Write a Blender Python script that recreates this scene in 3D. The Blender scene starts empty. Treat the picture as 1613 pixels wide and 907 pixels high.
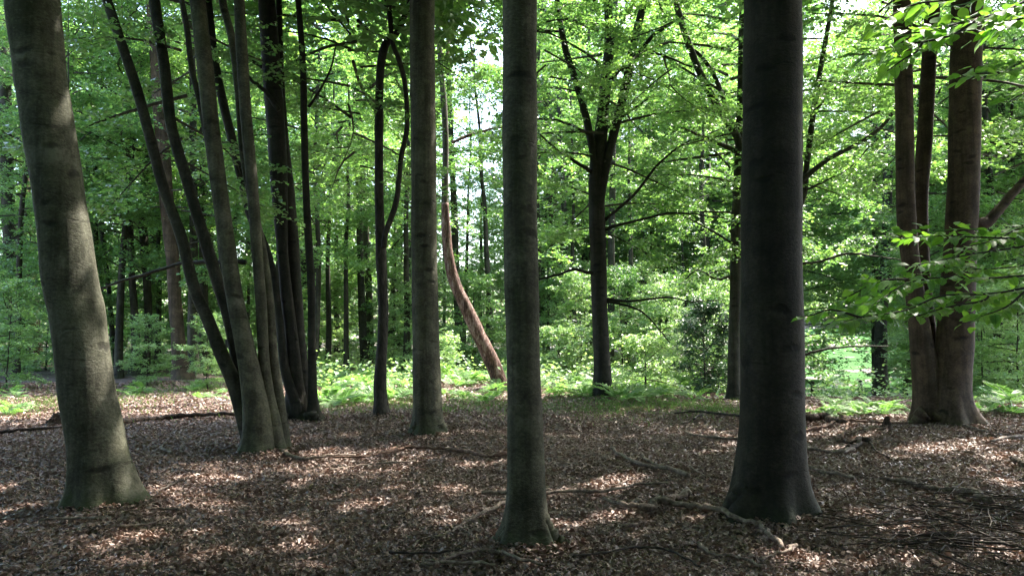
import bpy, math, random
import numpy as np
from mathutils import Vector, Matrix

# ------------------------------------------------------------------ camera, light, exposure
scene = bpy.context.scene
C = scene.collection
IMW, IMH, F = 1613.0, 907.0, 1195.0
HORIZON = 520.0
CAM = np.array([0.0, 0.0, 1.6])
PITCH = math.atan((HORIZON - IMH / 2) / F)
cam_data = bpy.data.cameras.new('camera')
cam_data.sensor_width = 36.0
cam_data.lens = 36.0 * F / IMW
cam_data.clip_start = 0.05
cam_data.clip_end = 2000
cam = bpy.data.objects.new('camera', cam_data)
C.objects.link(cam)
cam.location = CAM
cam.rotation_euler = (math.pi / 2 + PITCH, 0, 0)
scene.camera = cam

SUN_EL, SUN_AZ = math.radians(54), math.radians(50)      # azimuth: from forward (+Y) towards the right (+X)
SUN = np.array([math.cos(SUN_EL) * math.sin(SUN_AZ), math.cos(SUN_EL) * math.cos(SUN_AZ), math.sin(SUN_EL)])
world = bpy.data.worlds.new('World')
scene.world = world
world.use_nodes = True
wn = world.node_tree.nodes
sky = wn.new('ShaderNodeTexSky')
sky.sky_type = 'NISHITA'
sky.sun_disc = False
sky.sun_elevation = SUN_EL
sky.sun_rotation = SUN_AZ
sky.dust_density = 3.0
sky.air_density = 1.0
wn['Background'].inputs['Strength'].default_value = 0.15
world.node_tree.links.new(sky.outputs[0], wn['Background'].inputs['Color'])
sun_data = bpy.data.lights.new('sun', 'SUN')
sun_data.energy = 2.5
sun_data.angle = math.radians(0.53)
sun_data.color = (1.0, 0.94, 0.84)
sun = bpy.data.objects.new('sun', sun_data)
C.objects.link(sun)
sun.rotation_euler = Vector(SUN).to_track_quat('Z', 'Y').to_euler()
scene.view_settings.view_transform = 'Standard'
scene.view_settings.look = 'None'
scene.view_settings.gamma = 1.0
scene.view_settings.use_curve_mapping = False
scene.view_settings.exposure = 3.28
scene.render.engine = 'CYCLES'
scene.cycles.max_bounces = 8
scene.cycles.diffuse_bounces = 5
scene.cycles.glossy_bounces = 2
scene.cycles.transmission_bounces = 5
scene.cycles.sample_clamp_indirect = 6.0
scene.cycles.use_denoising = True
scene.cycles.denoiser = 'OPENIMAGEDENOISE'
scene.cycles.denoising_prefilter = 'ACCURATE'

rng = np.random.default_rng(7)
random.seed(7)

# ------------------------------------------------------------------ geometry helpers
def sstep(a, b, x):
    t = np.clip((x - a) / (b - a), 0, 1)
    return t * t * (3 - 2 * t)

def ground_h(x, y):
    """height of the forest floor"""
    x = np.asarray(x, float); y = np.asarray(y, float)
    h = 0.035 * np.sin(x * 0.9 + 0.7 * y) + 0.03 * np.sin(0.55 * x - 0.8 * y + 1.0) + 0.02 * np.sin(2.1 * x + 1.3 * y)
    near = sstep(0, 8, y)
    r = x / np.maximum(y, 4.0)
    drop = -2.7 * sstep(14.5, 46, y) * sstep(0.10, 0.36, r)
    rise = 6.5 * sstep(75, 135, y) * sstep(0.10, 0.36, r)
    return h * (0.4 + 0.6 * near) + drop + rise + 0.15 * np.sin(x * 0.13 + 2) * sstep(25, 60, y)

_cp, _sp = math.cos(PITCH), math.sin(PITCH)
def ray(px, py):
    a = (px - IMW / 2) / F; b = -(py - IMH / 2) / F
    return np.array([a, _cp - b * _sp, _sp + b * _cp])      # right, forward, up

def P(px, py, Y):
    d = ray(px, py)
    return CAM + d * (Y / d[1])

def Gp(px, py):
    d = ray(px, py)
    t = 1.0
    while t < 400:
        p = CAM + d * t
        if p[2] <= ground_h(p[0], p[1]):
            break
        t += 0.02 + t * 0.004
    return np.array([p[0], p[1], float(ground_h(p[0], p[1]))])

def project(p):
    v = np.asarray(p) - CAM
    fwd = v[..., 1] * _cp + v[..., 2] * _sp
    up = -v[..., 1] * _sp + v[..., 2] * _cp
    return IMW / 2 + F * v[..., 0] / fwd, IMH / 2 - F * up / fwd

def make_mesh(name, V, faces, mats=(), mat_idx=None, smooth=False, attr=None):
    """faces: list of integer arrays (n,k)"""
    me = bpy.data.meshes.new(name)
    V = np.ascontiguousarray(V, dtype=np.float32)
    me.vertices.add(len(V)); me.vertices.foreach_set('co', V.ravel())
    faces = [np.asarray(f, dtype=np.int32) for f in faces if len(f)]
    loops = np.concatenate([f.ravel() for f in faces])
    tot = np.concatenate([np.full(len(f), f.shape[1], np.int32) for f in faces])
    start = np.concatenate([[0], np.cumsum(tot)[:-1]]).astype(np.int32)
    me.loops.add(len(loops)); me.loops.foreach_set('vertex_index', loops)
    me.polygons.add(len(tot)); me.polygons.foreach_set('loop_start', start)
    for m in mats: me.materials.append(m)
    if mat_idx is not None: me.polygons.foreach_set('material_index', np.asarray(mat_idx, np.int32))
    me.polygons.foreach_set('use_smooth', np.full(len(tot), bool(smooth)) if np.isscalar(smooth) else np.asarray(smooth, bool))
    if attr is not None:
        a = me.attributes.new('vary', 'FLOAT', 'FACE'); a.data.foreach_set('value', np.asarray(attr, np.float32))
    me.update(calc_edges=True)
    return me

def obj(name, me, parent=None, loc=(0, 0, 0), rot=(0, 0, 0), scale=(1, 1, 1)):
    o = bpy.data.objects.new(name, me)
    C.objects.link(o)
    o.location = loc; o.rotation_euler = rot; o.scale = scale
    if parent is not None: o.parent = parent
    return o

def tag(o, label=None, cat=None, group=None, kind=None):
    if label: o['label'] = label
    if cat: o['category'] = cat
    if group: o['group'] = group
    if kind: o['kind'] = kind
    return o

def catmull(pts, n):
    pts = np.asarray(pts, float)
    ext = np.vstack([2 * pts[0] - pts[1], pts, 2 * pts[-1] - pts[-2]])
    m = len(pts) - 1
    u = np.linspace(0, m, n)
    i = np.minimum(u.astype(int), m - 1); t = (u - i)[:, None]
    p0, p1, p2, p3 = ext[i], ext[i + 1], ext[i + 2], ext[i + 3]
    return 0.5 * (2 * p1 + (p2 - p0) * t + (2 * p0 - 5 * p1 + 4 * p2 - p3) * t ** 2 + (-p0 + 3 * p1 - 3 * p2 + p3) * t ** 3)

def tube(pts, rad, seg=8, cap=True, mod=None):
    """swept tube, returns V, [quads, tris]"""
    pts = np.asarray(pts, float); rad = np.broadcast_to(np.asarray(rad, float), (len(pts),))
    n = len(pts)
    tan = np.gradient(pts, axis=0); tan /= np.linalg.norm(tan, axis=1)[:, None] + 1e-9
    ref = np.array([1.0, 0, 0]) if abs(tan[0][0]) < 0.8 else np.array([0, 1.0, 0])
    fr = []
    a = ref - tan[0] * np.dot(ref, tan[0]); a /= np.linalg.norm(a)
    for i in range(n):
        a = a - tan[i] * np.dot(a, tan[i]); a /= np.linalg.norm(a) + 1e-9
        fr.append((a, np.cross(tan[i], a)))
    A = np.array([f[0] for f in fr]); B = np.array([f[1] for f in fr])
    th = np.linspace(0, 2 * math.pi, seg, endpoint=False)
    R = np.repeat(rad[:, None], seg, 1)
    if mod is not None: R = R * mod(th[None, :], pts[:, None, :], np.arange(n)[:, None])
    V = pts[:, None, :] + R[..., None] * (np.cos(th)[None, :, None] * A[:, None] + np.sin(th)[None, :, None] * B[:, None])
    V = V.reshape(-1, 3)
    i = np.arange(n - 1)[:, None] * seg; j = np.arange(seg)[None]; k = (j + 1) % seg
    Q = np.stack([i + j, i + k, i + seg + k, i + seg + j], -1).reshape(-1, 4)
    T = np.zeros((0, 3), int)
    if cap:
        V = np.vstack([V, pts[:1], pts[-1:]])
        c0, c1 = len(V) - 2, len(V) - 1
        jj = np.arange(seg); kk = (jj + 1) % seg
        T = np.vstack([np.stack([kk, jj, np.full(seg, c0)], 1),
                       np.stack([(n - 1) * seg + jj, (n - 1) * seg + kk, np.full(seg, c1)], 1)])
    return V, Q, T

class MB:
    """collects vertices, quads, triangles"""
    def __init__(s): s.V = []; s.Q = []; s.T = []; s.n = 0
    def add(s, V, Q=None, T=None):
        if Q is not None and len(Q): s.Q.append(np.asarray(Q) + s.n)
        if T is not None and len(T): s.T.append(np.asarray(T) + s.n)
        s.V.append(np.asarray(V, float)); s.n += len(V)
    def mesh(s, name, mat, smooth=True):
        f = []
        if s.Q: f.append(np.concatenate(s.Q))
        if s.T: f.append(np.concatenate(s.T))
        return make_mesh(name, np.concatenate(s.V), f, [mat], smooth=smooth)

def leaves_tris(base, d, nrm, L, W, lift=0.12, droop=0.06):
    """two-triangle folded leaves; returns V (4n,3), T (2n,3)"""
    n = len(base)
    L = np.broadcast_to(np.asarray(L, float), (n,))[:, None]; W = np.broadcast_to(np.asarray(W, float), (n,))[:, None]
    d = d / (np.linalg.norm(d, axis=1)[:, None] + 1e-9)
    s = np.cross(d, nrm); s /= np.linalg.norm(s, axis=1)[:, None] + 1e-9
    nn = np.cross(s, d)
    V = np.stack([base, base + d * L * .48 + s * W * .5 + nn * W * lift, base + d * L - nn * L * droop,
                  base + d * L * .48 - s * W * .5 + nn * W * lift], 1).reshape(-1, 3)
    k = np.arange(n)[:, None] * 4
    T = np.concatenate([k + np.array([0, 1, 2]), k + np.array([0, 2, 3])], 1).reshape(-1, 3)
    return V, T

# ------------------------------------------------------------------ materials
def new_mat(name):
    m = bpy.data.materials.new(name); m.use_nodes = True
    nt = m.node_tree; nt.nodes.clear()
    out = nt.nodes.new('ShaderNodeOutputMaterial')
    return m, nt, out

def N(nt, typ, **kw):
    n = nt.nodes.new(typ)
    for k, v in kw.items():
        if k in n.inputs: n.inputs[k].default_value = v
        else: setattr(n, k, v)
    return n

def ramp(nt, fac, stops):
    r = nt.nodes.new('ShaderNodeValToRGB')
    e = r.color_ramp.elements
    e[0].position, e[0].color = stops[0][0], (*stops[0][1], 1)
    e[1].position, e[1].color = stops[-1][0], (*stops[-1][1], 1)
    for p, c in stops[1:-1]:
        x = e.new(p); x.color = (*c, 1)
    nt.links.new(fac, r.inputs[0])
    return r

def noise(nt, vec, scale, detail=4, rough=0.55, mscale=None):
    n = nt.nodes.new('ShaderNodeTexNoise')
    n.inputs['Scale'].default_value = scale; n.inputs['Detail'].default_value = detail; n.inputs['Roughness'].default_value = rough
    if mscale is not None:
        m = nt.nodes.new('ShaderNodeMapping'); m.inputs['Scale'].default_value = mscale
        nt.links.new(vec, m.inputs['Vector']); vec = m.outputs[0]
    nt.links.new(vec, n.inputs['Vector'])
    return n

def leaf_mat(name, dark, light, trans_dark, trans_light, rough=0.42, spec=0.45):
    m, nt, out = new_mat(name)
    L = nt.links
    at = N(nt, 'ShaderNodeAttribute', attribute_name='vary')
    c = ramp(nt, at.outputs['Fac'], [(0, dark), (1, light)])
    t = ramp(nt, at.outputs['Fac'], [(0, trans_dark), (1, trans_light)])
    b = N(nt, 'ShaderNodeBsdfPrincipled', Roughness=rough)
    b.inputs['Specular IOR Level'].default_value = spec
    L.new(c.outputs[0], b.inputs['Base Color'])
    tr = N(nt, 'ShaderNodeBsdfTranslucent'); L.new(t.outputs[0], tr.inputs['Color'])
    mx = N(nt, 'ShaderNodeAddShader')
    L.new(b.outputs[0], mx.inputs[0]); L.new(tr.outputs[0], mx.inputs[1])
    L.new(mx.outputs[0], out.inputs['Surface'])
    return m

def add_veins(m):
    nt = m.node_tree; L = nt.links
    tc = N(nt, 'ShaderNodeTexCoord'); sx = N(nt, 'ShaderNodeSeparateXYZ'); L.new(tc.outputs['Object'], sx.inputs[0])
    ab = N(nt, 'ShaderNodeMath', operation='ABSOLUTE'); L.new(sx.outputs['Y'], ab.inputs[0])
    mu = N(nt, 'ShaderNodeMath', operation='MULTIPLY'); L.new(ab.outputs[0], mu.inputs[0]); mu.inputs[1].default_value = -7
    ma = N(nt, 'ShaderNodeMath', operation='MULTIPLY_ADD'); L.new(sx.outputs['X'], ma.inputs[0]); ma.inputs[1].default_value = 8; L.new(mu.outputs[0], ma.inputs[2])
    fr_ = N(nt, 'ShaderNodeMath', operation='FRACT'); L.new(ma.outputs[0], fr_.inputs[0])
    lt = N(nt, 'ShaderNodeMath', operation='LESS_THAN'); L.new(fr_.outputs[0], lt.inputs[0]); lt.inputs[1].default_value = .16
    mid = N(nt, 'ShaderNodeMath', operation='LESS_THAN'); L.new(ab.outputs[0], mid.inputs[0]); mid.inputs[1].default_value = .022
    mxm = N(nt, 'ShaderNodeMath', operation='MAXIMUM'); L.new(lt.outputs[0], mxm.inputs[0]); L.new(mid.outputs[0], mxm.inputs[1])
    blot = noise(nt, tc.outputs['Object'], 5.0, 4, .6)
    br = ramp(nt, blot.outputs['Fac'], [(0.3, (0.75, 0.8, 0.7)), (0.6, (1.05, 1.05, 1.0))])
    for n in [x for x in nt.nodes if x.type in ('BSDF_PRINCIPLED', 'BSDF_TRANSLUCENT')]:
        inp = n.inputs['Base Color'] if n.type == 'BSDF_PRINCIPLED' else n.inputs['Color']
        src = inp.links[0].from_socket
        m1 = N(nt, 'ShaderNodeMix', data_type='RGBA', blend_type='MULTIPLY'); m1.inputs[0].default_value = 1.0; L.new(src, m1.inputs[6]); L.new(br.outputs[0], m1.inputs[7])
        m2 = N(nt, 'ShaderNodeMix', data_type='RGBA', blend_type='MULTIPLY'); L.new(mxm.outputs[0], m2.inputs[0]); L.new(m1.outputs[2], m2.inputs[6]); m2.inputs[7].default_value = (.62, .66, .55, 1)
        L.new(m2.outputs[2], inp)

def bark_mat(name, dark, mid, light, stretch=(1.0, 1.0, 1.25), scale=3.0, bump=0.3, moss=0.0, green=0.25, rough=0.8, furrow=False, scars=1.0):
    m, nt, out = new_mat(name)
    L = nt.links
    tc = N(nt, 'ShaderNodeTexCoord')
    co = tc.outputs['Object']
    if furrow:
        n1 = noise(nt, co, 9.0, 6, 0.65, (1, 1, 0.22))
        n2 = noise(nt, co, 30.0, 4, 0.6, (1, 1, 0.35))
    else:
        n1 = noise(nt, co, scale, 8, 0.68, stretch)
        n2 = noise(nt, co, 32.0, 5, 0.7, (1, 1, 1.8))
    n3 = noise(nt, co, 1.3, 4, 0.6)
    mixf = N(nt, 'ShaderNodeMath', operation='MULTIPLY_ADD'); L.new(n1.outputs['Fac'], mixf.inputs[0]); mixf.inputs[1].default_value = 0.6
    mul = N(nt, 'ShaderNodeMath', operation='MULTIPLY'); L.new(n2.outputs['Fac'], mul.inputs[0]); mul.inputs[1].default_value = 0.4
    L.new(mul.outputs[0], mixf.inputs[2])
    c = ramp(nt, mixf.outputs[0], [(0.40, dark), (0.5, mid), (0.61, light)])
    g = ramp(nt, n3.outputs['Fac'], [(0.42, (0, 0, 0)), (0.66, (1, 1, 1))])
    gm = N(nt, 'ShaderNodeMath', operation='MULTIPLY'); L.new(g.outputs[0], gm.inputs[0]); gm.inputs[1].default_value = green
    mx = N(nt, 'ShaderNodeMix', data_type='RGBA')
    L.new(gm.outputs[0], mx.inputs[0]); L.new(c.outputs[0], mx.inputs[6]); mx.inputs[7].default_value = (mid[0] * .8, mid[1] * 1.08, mid[2] * .62, 1)
    col = mx.outputs[2]
    hgt = mixf.outputs[0]
    if not furrow:
        # rain and algae streaks down the stem
        st = noise(nt, co, 6.0, 5, 0.65, (1.6, 1.6, .12))
        sr = ramp(nt, st.outputs['Fac'], [(0.40, (0.55, 0.56, 0.5)), (0.52, (1, 1, 1)), (0.66, (1.25, 1.25, 1.2))])
        ms = N(nt, 'ShaderNodeMix', data_type='RGBA', blend_type='MULTIPLY'); ms.inputs[0].default_value = .8 * scars
        L.new(col, ms.inputs[6]); L.new(sr.outputs[0], ms.inputs[7]); col = ms.outputs[2]
        # pale lichen flecks
        lf = noise(nt, co, 9.0, 6, 0.7)
        lr = ramp(nt, lf.outputs['Fac'], [(0.60, (0, 0, 0)), (0.68, (1, 1, 1))])
        lm = N(nt, 'ShaderNodeMath', operation='MULTIPLY'); L.new(lr.outputs[0], lm.inputs[0]); lm.inputs[1].default_value = .45
        m1 = N(nt, 'ShaderNodeMix', data_type='RGBA'); L.new(lm.outputs[0], m1.inputs[0]); L.new(col, m1.inputs[6]); m1.inputs[7].default_value = (light[0] * 1.25, light[1] * 1.28, light[2] * 1.2, 1)
        col = m1.outputs[2]
        # branch scars: scattered flat dark eyes, and broken thin creases round the stem
        wob = noise(nt, co, 5.0, 3, 0.6)
        mv = N(nt, 'ShaderNodeMix', data_type='VECTOR'); mv.inputs[0].default_value = 0.12; L.new(co, mv.inputs[4]); L.new(wob.outputs['Color'], mv.inputs[5])
        mp = N(nt, 'ShaderNodeMapping'); mp.inputs['Scale'].default_value = (1.5, 1.5, 3.6); L.new(mv.outputs[1], mp.inputs['Vector'])
        vo = N(nt, 'ShaderNodeTexVoronoi', Scale=1.7); L.new(mp.outputs[0], vo.inputs['Vector'])
        vr = ramp(nt, vo.outputs['Distance'], [(0.10, (0.25, 0.23, 0.2)), (0.16, (0.55, 0.55, 0.52)), (0.22, (1, 1, 1))])
        cr = noise(nt, mv.outputs[1], 1.0, 3, 0.5, (1.2, 1.2, 22))
        cr2 = ramp(nt, cr.outputs['Fac'], [(0.665, (1, 1, 1)), (0.70, (0.42, 0.4, 0.37)), (0.72, (1, 1, 1))])
        for tex in (vr, cr2):
            mm = N(nt, 'ShaderNodeMix', data_type='RGBA', blend_type='MULTIPLY'); mm.inputs[0].default_value = .9 * scars
            L.new(col, mm.inputs[6]); L.new(tex.outputs[0], mm.inputs[7]); col = mm.outputs[2]
        hm = N(nt, 'ShaderNodeMath', operation='MULTIPLY'); L.new(hgt, hm.inputs[0]); L.new(vr.outputs[0], hm.inputs[1]); 
        hm2 = N(nt, 'ShaderNodeMath', operation='MULTIPLY'); L.new(hm.outputs[0], hm2.inputs[0]); L.new(cr2.outputs[0], hm2.inputs[1]); hgt = hm2.outputs[0]
    if moss > 0:
        sx = N(nt, 'ShaderNodeSeparateXYZ'); L.new(co, sx.inputs[0])
        mr = N(nt, 'ShaderNodeMapRange'); L.new(sx.outputs['Z'], mr.inputs[0])
        mr.inputs[1].default_value = 0.34; mr.inputs[2].default_value = -0.05; mr.inputs[3].default_value = 0; mr.inputs[4].default_value = 0.55
        n4 = noise(nt, co, 7.0, 6, 0.7)
        ad = N(nt, 'ShaderNodeMath', operation='ADD'); L.new(mr.outputs[0], ad.inputs[0]); L.new(n4.outputs['Fac'], ad.inputs[1])
        rr = ramp(nt, ad.outputs[0], [(0.80, (0, 0, 0)), (1.05, (1, 1, 1))])
        mk = N(nt, 'ShaderNodeMath', operation='MULTIPLY'); L.new(rr.outputs[0], mk.inputs[0]); mk.inputs[1].default_value = moss
        m2 = N(nt, 'ShaderNodeMix', data_type='RGBA'); L.new(mk.outputs[0], m2.inputs[0]); L.new(col, m2.inputs[6]); m2.inputs[7].default_value = (0.03, 0.043, 0.014, 1)
        col = m2.outputs[2]
    b = N(nt, 'ShaderNodeBsdfPrincipled', Roughness=rough)
    b.inputs['Specular IOR Level'].default_value = 0.25
    L.new(col, b.inputs['Base Color'])
    bm = N(nt, 'ShaderNodeBump', Strength=bump, Distance=0.03 if furrow else 0.025)
    L.new(hgt, bm.inputs['Height']); L.new(bm.outputs[0], b.inputs['Normal'])
    L.new(b.outputs[0], out.inputs['Surface'])
    return m

LEAF = leaf_mat('beech_leaf', (0.035, 0.078, 0.03), (0.075, 0.14, 0.055), (0.06, 0.145, 0.026), (0.16, 0.27, 0.045), rough=0.4, spec=0.55)
LEAF_PALE = leaf_mat('pale_leaf', (0.06, 0.115, 0.05), (0.11, 0.17, 0.08), (0.115, 0.21, 0.045), (0.2, 0.3, 0.07), rough=0.4, spec=0.55)
LEAF_NEAR = leaf_mat('near_beech_leaf', (0.032, 0.078, 0.022), (0.062, 0.13, 0.03), (0.09, 0.23, 0.02), (0.19, 0.36, 0.03), rough=0.5, spec=0.3)
add_veins(LEAF_NEAR)
LEAF_MASS = leaf_mat('near_beech_foliage', (0.032, 0.078, 0.022), (0.062, 0.13, 0.03), (0.09, 0.23, 0.02), (0.19, 0.36, 0.03), rough=0.5, spec=0.3)
LEAF_HOLLY = leaf_mat('holly_leaf', (0.018, 0.045, 0.02), (0.035, 0.07, 0.03), (0.01, 0.03, 0.008), (0.02, 0.05, 0.01), rough=0.3, spec=0.5)
FERN = leaf_mat('bracken', (0.045, 0.10, 0.028), (0.09, 0.155, 0.04), (0.08, 0.18, 0.035), (0.15, 0.26, 0.05), rough=0.55, spec=0.3)
GRASS = leaf_mat('grass', (0.05, 0.085, 0.028), (0.10, 0.125, 0.045), (0.05, 0.1, 0.02), (0.09, 0.14, 0.03), rough=0.6, spec=0.2)
LITTER = leaf_mat('dead_leaf', (0.1, 0.06, 0.045), (0.29, 0.2, 0.158), (0.012, 0.006, 0.004), (0.03, 0.015, 0.009), rough=0.5, spec=0.45)
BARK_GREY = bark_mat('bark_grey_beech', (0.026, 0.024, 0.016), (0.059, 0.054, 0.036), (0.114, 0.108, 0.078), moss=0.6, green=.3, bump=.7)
BARK_MOSSY = bark_mat('bark_mossy_beech', (0.028, 0.027, 0.018), (0.064, 0.061, 0.042), (0.122, 0.119, 0.09), moss=1.0, green=0.25, bump=.7)
BARK_DARK = bark_mat('bark_dark_beech', (0.015, 0.0135, 0.009), (0.033, 0.03, 0.021), (0.064, 0.059, 0.043), moss=0.5, bump=.6)
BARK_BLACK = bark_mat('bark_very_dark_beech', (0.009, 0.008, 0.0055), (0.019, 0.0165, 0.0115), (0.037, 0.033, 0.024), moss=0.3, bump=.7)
BARK_RED = bark_mat('bark_reddish_beech', (0.03, 0.019, 0.012), (0.062, 0.04, 0.026), (0.104, 0.071, 0.048), moss=0.4, green=0.1, bump=.6)
BARK_OAK = bark_mat('bark_furrowed', (0.009, 0.007, 0.006), (0.028, 0.023, 0.018), (0.06, 0.05, 0.04), furrow=True, bump=1.0)
BARK_PINE = bark_mat('bark_pine', (0.02, 0.011, 0.009), (0.105, 0.054, 0.04), (0.26, 0.19, 0.165), furrow=True, bump=1.0, green=0.0)
BARK_FAR = bark_mat('bark_far_beech', (0.028, 0.025, 0.019), (0.055, 0.048, 0.037), (0.09, 0.08, 0.062), bump=0.2)
STICK = bark_mat('dead_wood', (0.07, 0.05, 0.04), (0.16, 0.12, 0.096), (0.27, 0.215, 0.175), stretch=(3, 3, 3), scale=6, green=0.0, bump=0.8, scars=.6)
STICK_RED = bark_mat('dead_wood_reddish', (0.06, 0.032, 0.022), (0.125, 0.07, 0.05), (0.2, 0.13, 0.1), stretch=(3, 3, 3), scale=6, green=0.05, bump=0.8, scars=.6)
TWIG = bark_mat('dark_twig', (0.016, 0.012, 0.01), (0.035, 0.026, 0.021), (0.07, 0.055, 0.045), stretch=(3, 3, 3), scale=8, green=0.05, scars=0)
ROT = bark_mat('rotten_wood', (0.012, 0.008, 0.006), (0.04, 0.025, 0.018), (0.09, 0.055, 0.04), furrow=True, bump=1.0, green=0.1)

def ground_mat():
    m, nt, out = new_mat('forest_floor')
    L = nt.links
    tc = N(nt, 'ShaderNodeTexCoord'); co = tc.outputs['Object']
    v = N(nt, 'ShaderNodeTexVoronoi', Scale=30.0); v.inputs['Randomness'].default_value = 1.0
    mp = N(nt, 'ShaderNodeMapping'); L.new(co, mp.inputs['Vector']); mp.inputs['Scale'].default_value = (1, 1.3, 1)
    wn_ = noise(nt, co, 9, 2); 
    mxv = N(nt, 'ShaderNodeMix', data_type='VECTOR'); mxv.inputs[0].default_value = 0.06
    L.new(mp.outputs[0], mxv.inputs[4]); L.new(wn_.outputs['Color'], mxv.inputs[5]); L.new(mxv.outputs[1], v.inputs['Vector'])
    sp = N(nt, 'ShaderNodeSeparateColor'); L.new(v.outputs['Color'], sp.inputs[0])
    c = ramp(nt, sp.outputs[0], [(0, (0.045, 0.03, 0.025)), (0.5, (0.095, 0.067, 0.056)), (1, (0.18, 0.132, 0.114))])
    big = noise(nt, co, 0.5, 4)
    r2 = ramp(nt, big.outputs['Fac'], [(0.35, (0.7, 0.7, 0.7)), (0.65, (1.15, 1.1, 1.05))])
    mm = N(nt, 'ShaderNodeMix', data_type='RGBA', blend_type='MULTIPLY'); mm.inputs[0].default_value = 1
    L.new(c.outputs[0], mm.inputs[6]); L.new(r2.outputs[0], mm.inputs[7])
    b = N(nt, 'ShaderNodeBsdfPrincipled', Roughness=0.75)
    L.new(mm.outputs[2], b.inputs['Base Color'])
    bm = N(nt, 'ShaderNodeBump', Strength=0.8, Distance=0.03); L.new(v.outputs['Distance'], bm.inputs['Height']); L.new(bm.outputs[0], b.inputs['Normal'])
    L.new(b.outputs[0], out.inputs['Surface'])
    return m

def meadow_mat():
    m, nt, out = new_mat('meadow_grass')
    L = nt.links
    tc = N(nt, 'ShaderNodeTexCoord')
    n = noise(nt, tc.outputs['Object'], 0.6, 8, 0.7)
    c = ramp(nt, n.outputs['Fac'], [(0.3, (0.035, 0.085, 0.03)), (0.7, (0.07, 0.135, 0.05))])
    b = N(nt, 'ShaderNodeBsdfPrincipled', Roughness=1.0); b.inputs['Specular IOR Level'].default_value = 0.0; L.new(c.outputs[0], b.inputs['Base Color'])
    L.new(b.outputs[0], out.inputs['Surface'])
    return m

# ------------------------------------------------------------------ the ground
def ground():
    ys = np.concatenate([np.arange(-60, 2, 2.0), np.arange(2, 24, 0.2), np.arange(24, 60, 0.8), np.arange(60, 140, 4.0), np.linspace(140, 320, 12)])
    xs = np.concatenate([-np.geomspace(16, 320, 22)[::-1], np.arange(-15.8, 16, 0.25), np.geomspace(16, 320, 22)])
    X, Y = np.meshgrid(xs, ys)
    Z = ground_h(X, Y)
    V = np.stack([X, Y, Z], -1).reshape(-1, 3)
    w = len(xs); i = np.arange(len(ys) - 1)[:, None] * w + np.arange(w - 1)[None]
    Q = np.stack([i, i + 1, i + w + 1, i + w], -1).reshape(-1, 4)
    o = obj('ground', make_mesh('ground', V, [Q], [ground_mat()], smooth=True))
    tag(o, 'brown leaf covered forest floor', 'ground', kind='structure')
    # sunlit meadow beyond the wood on the right: a sheet that follows the ground
    a = np.linspace(0.27, 1.1, 60); d = np.geomspace(34, 112, 60)
    D, A = np.meshgrid(d, a, indexing='ij')
    X = A * D; Z = ground_h(X, D) + 0.03
    V = np.stack([X, D, Z], -1).reshape(-1, 3); w = len(a)
    i = np.arange(len(d) - 1)[:, None] * w + np.arange(w - 1)[None]
    Q = np.stack([i, i + 1, i + w + 1, i + w], -1).reshape(-1, 4)
    o = obj('meadow', make_mesh('meadow', V, [Q], [meadow_mat()], smooth=True))
    tag(o, 'sunlit green meadow beyond the wood', 'meadow', kind='structure')
ground()

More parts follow.
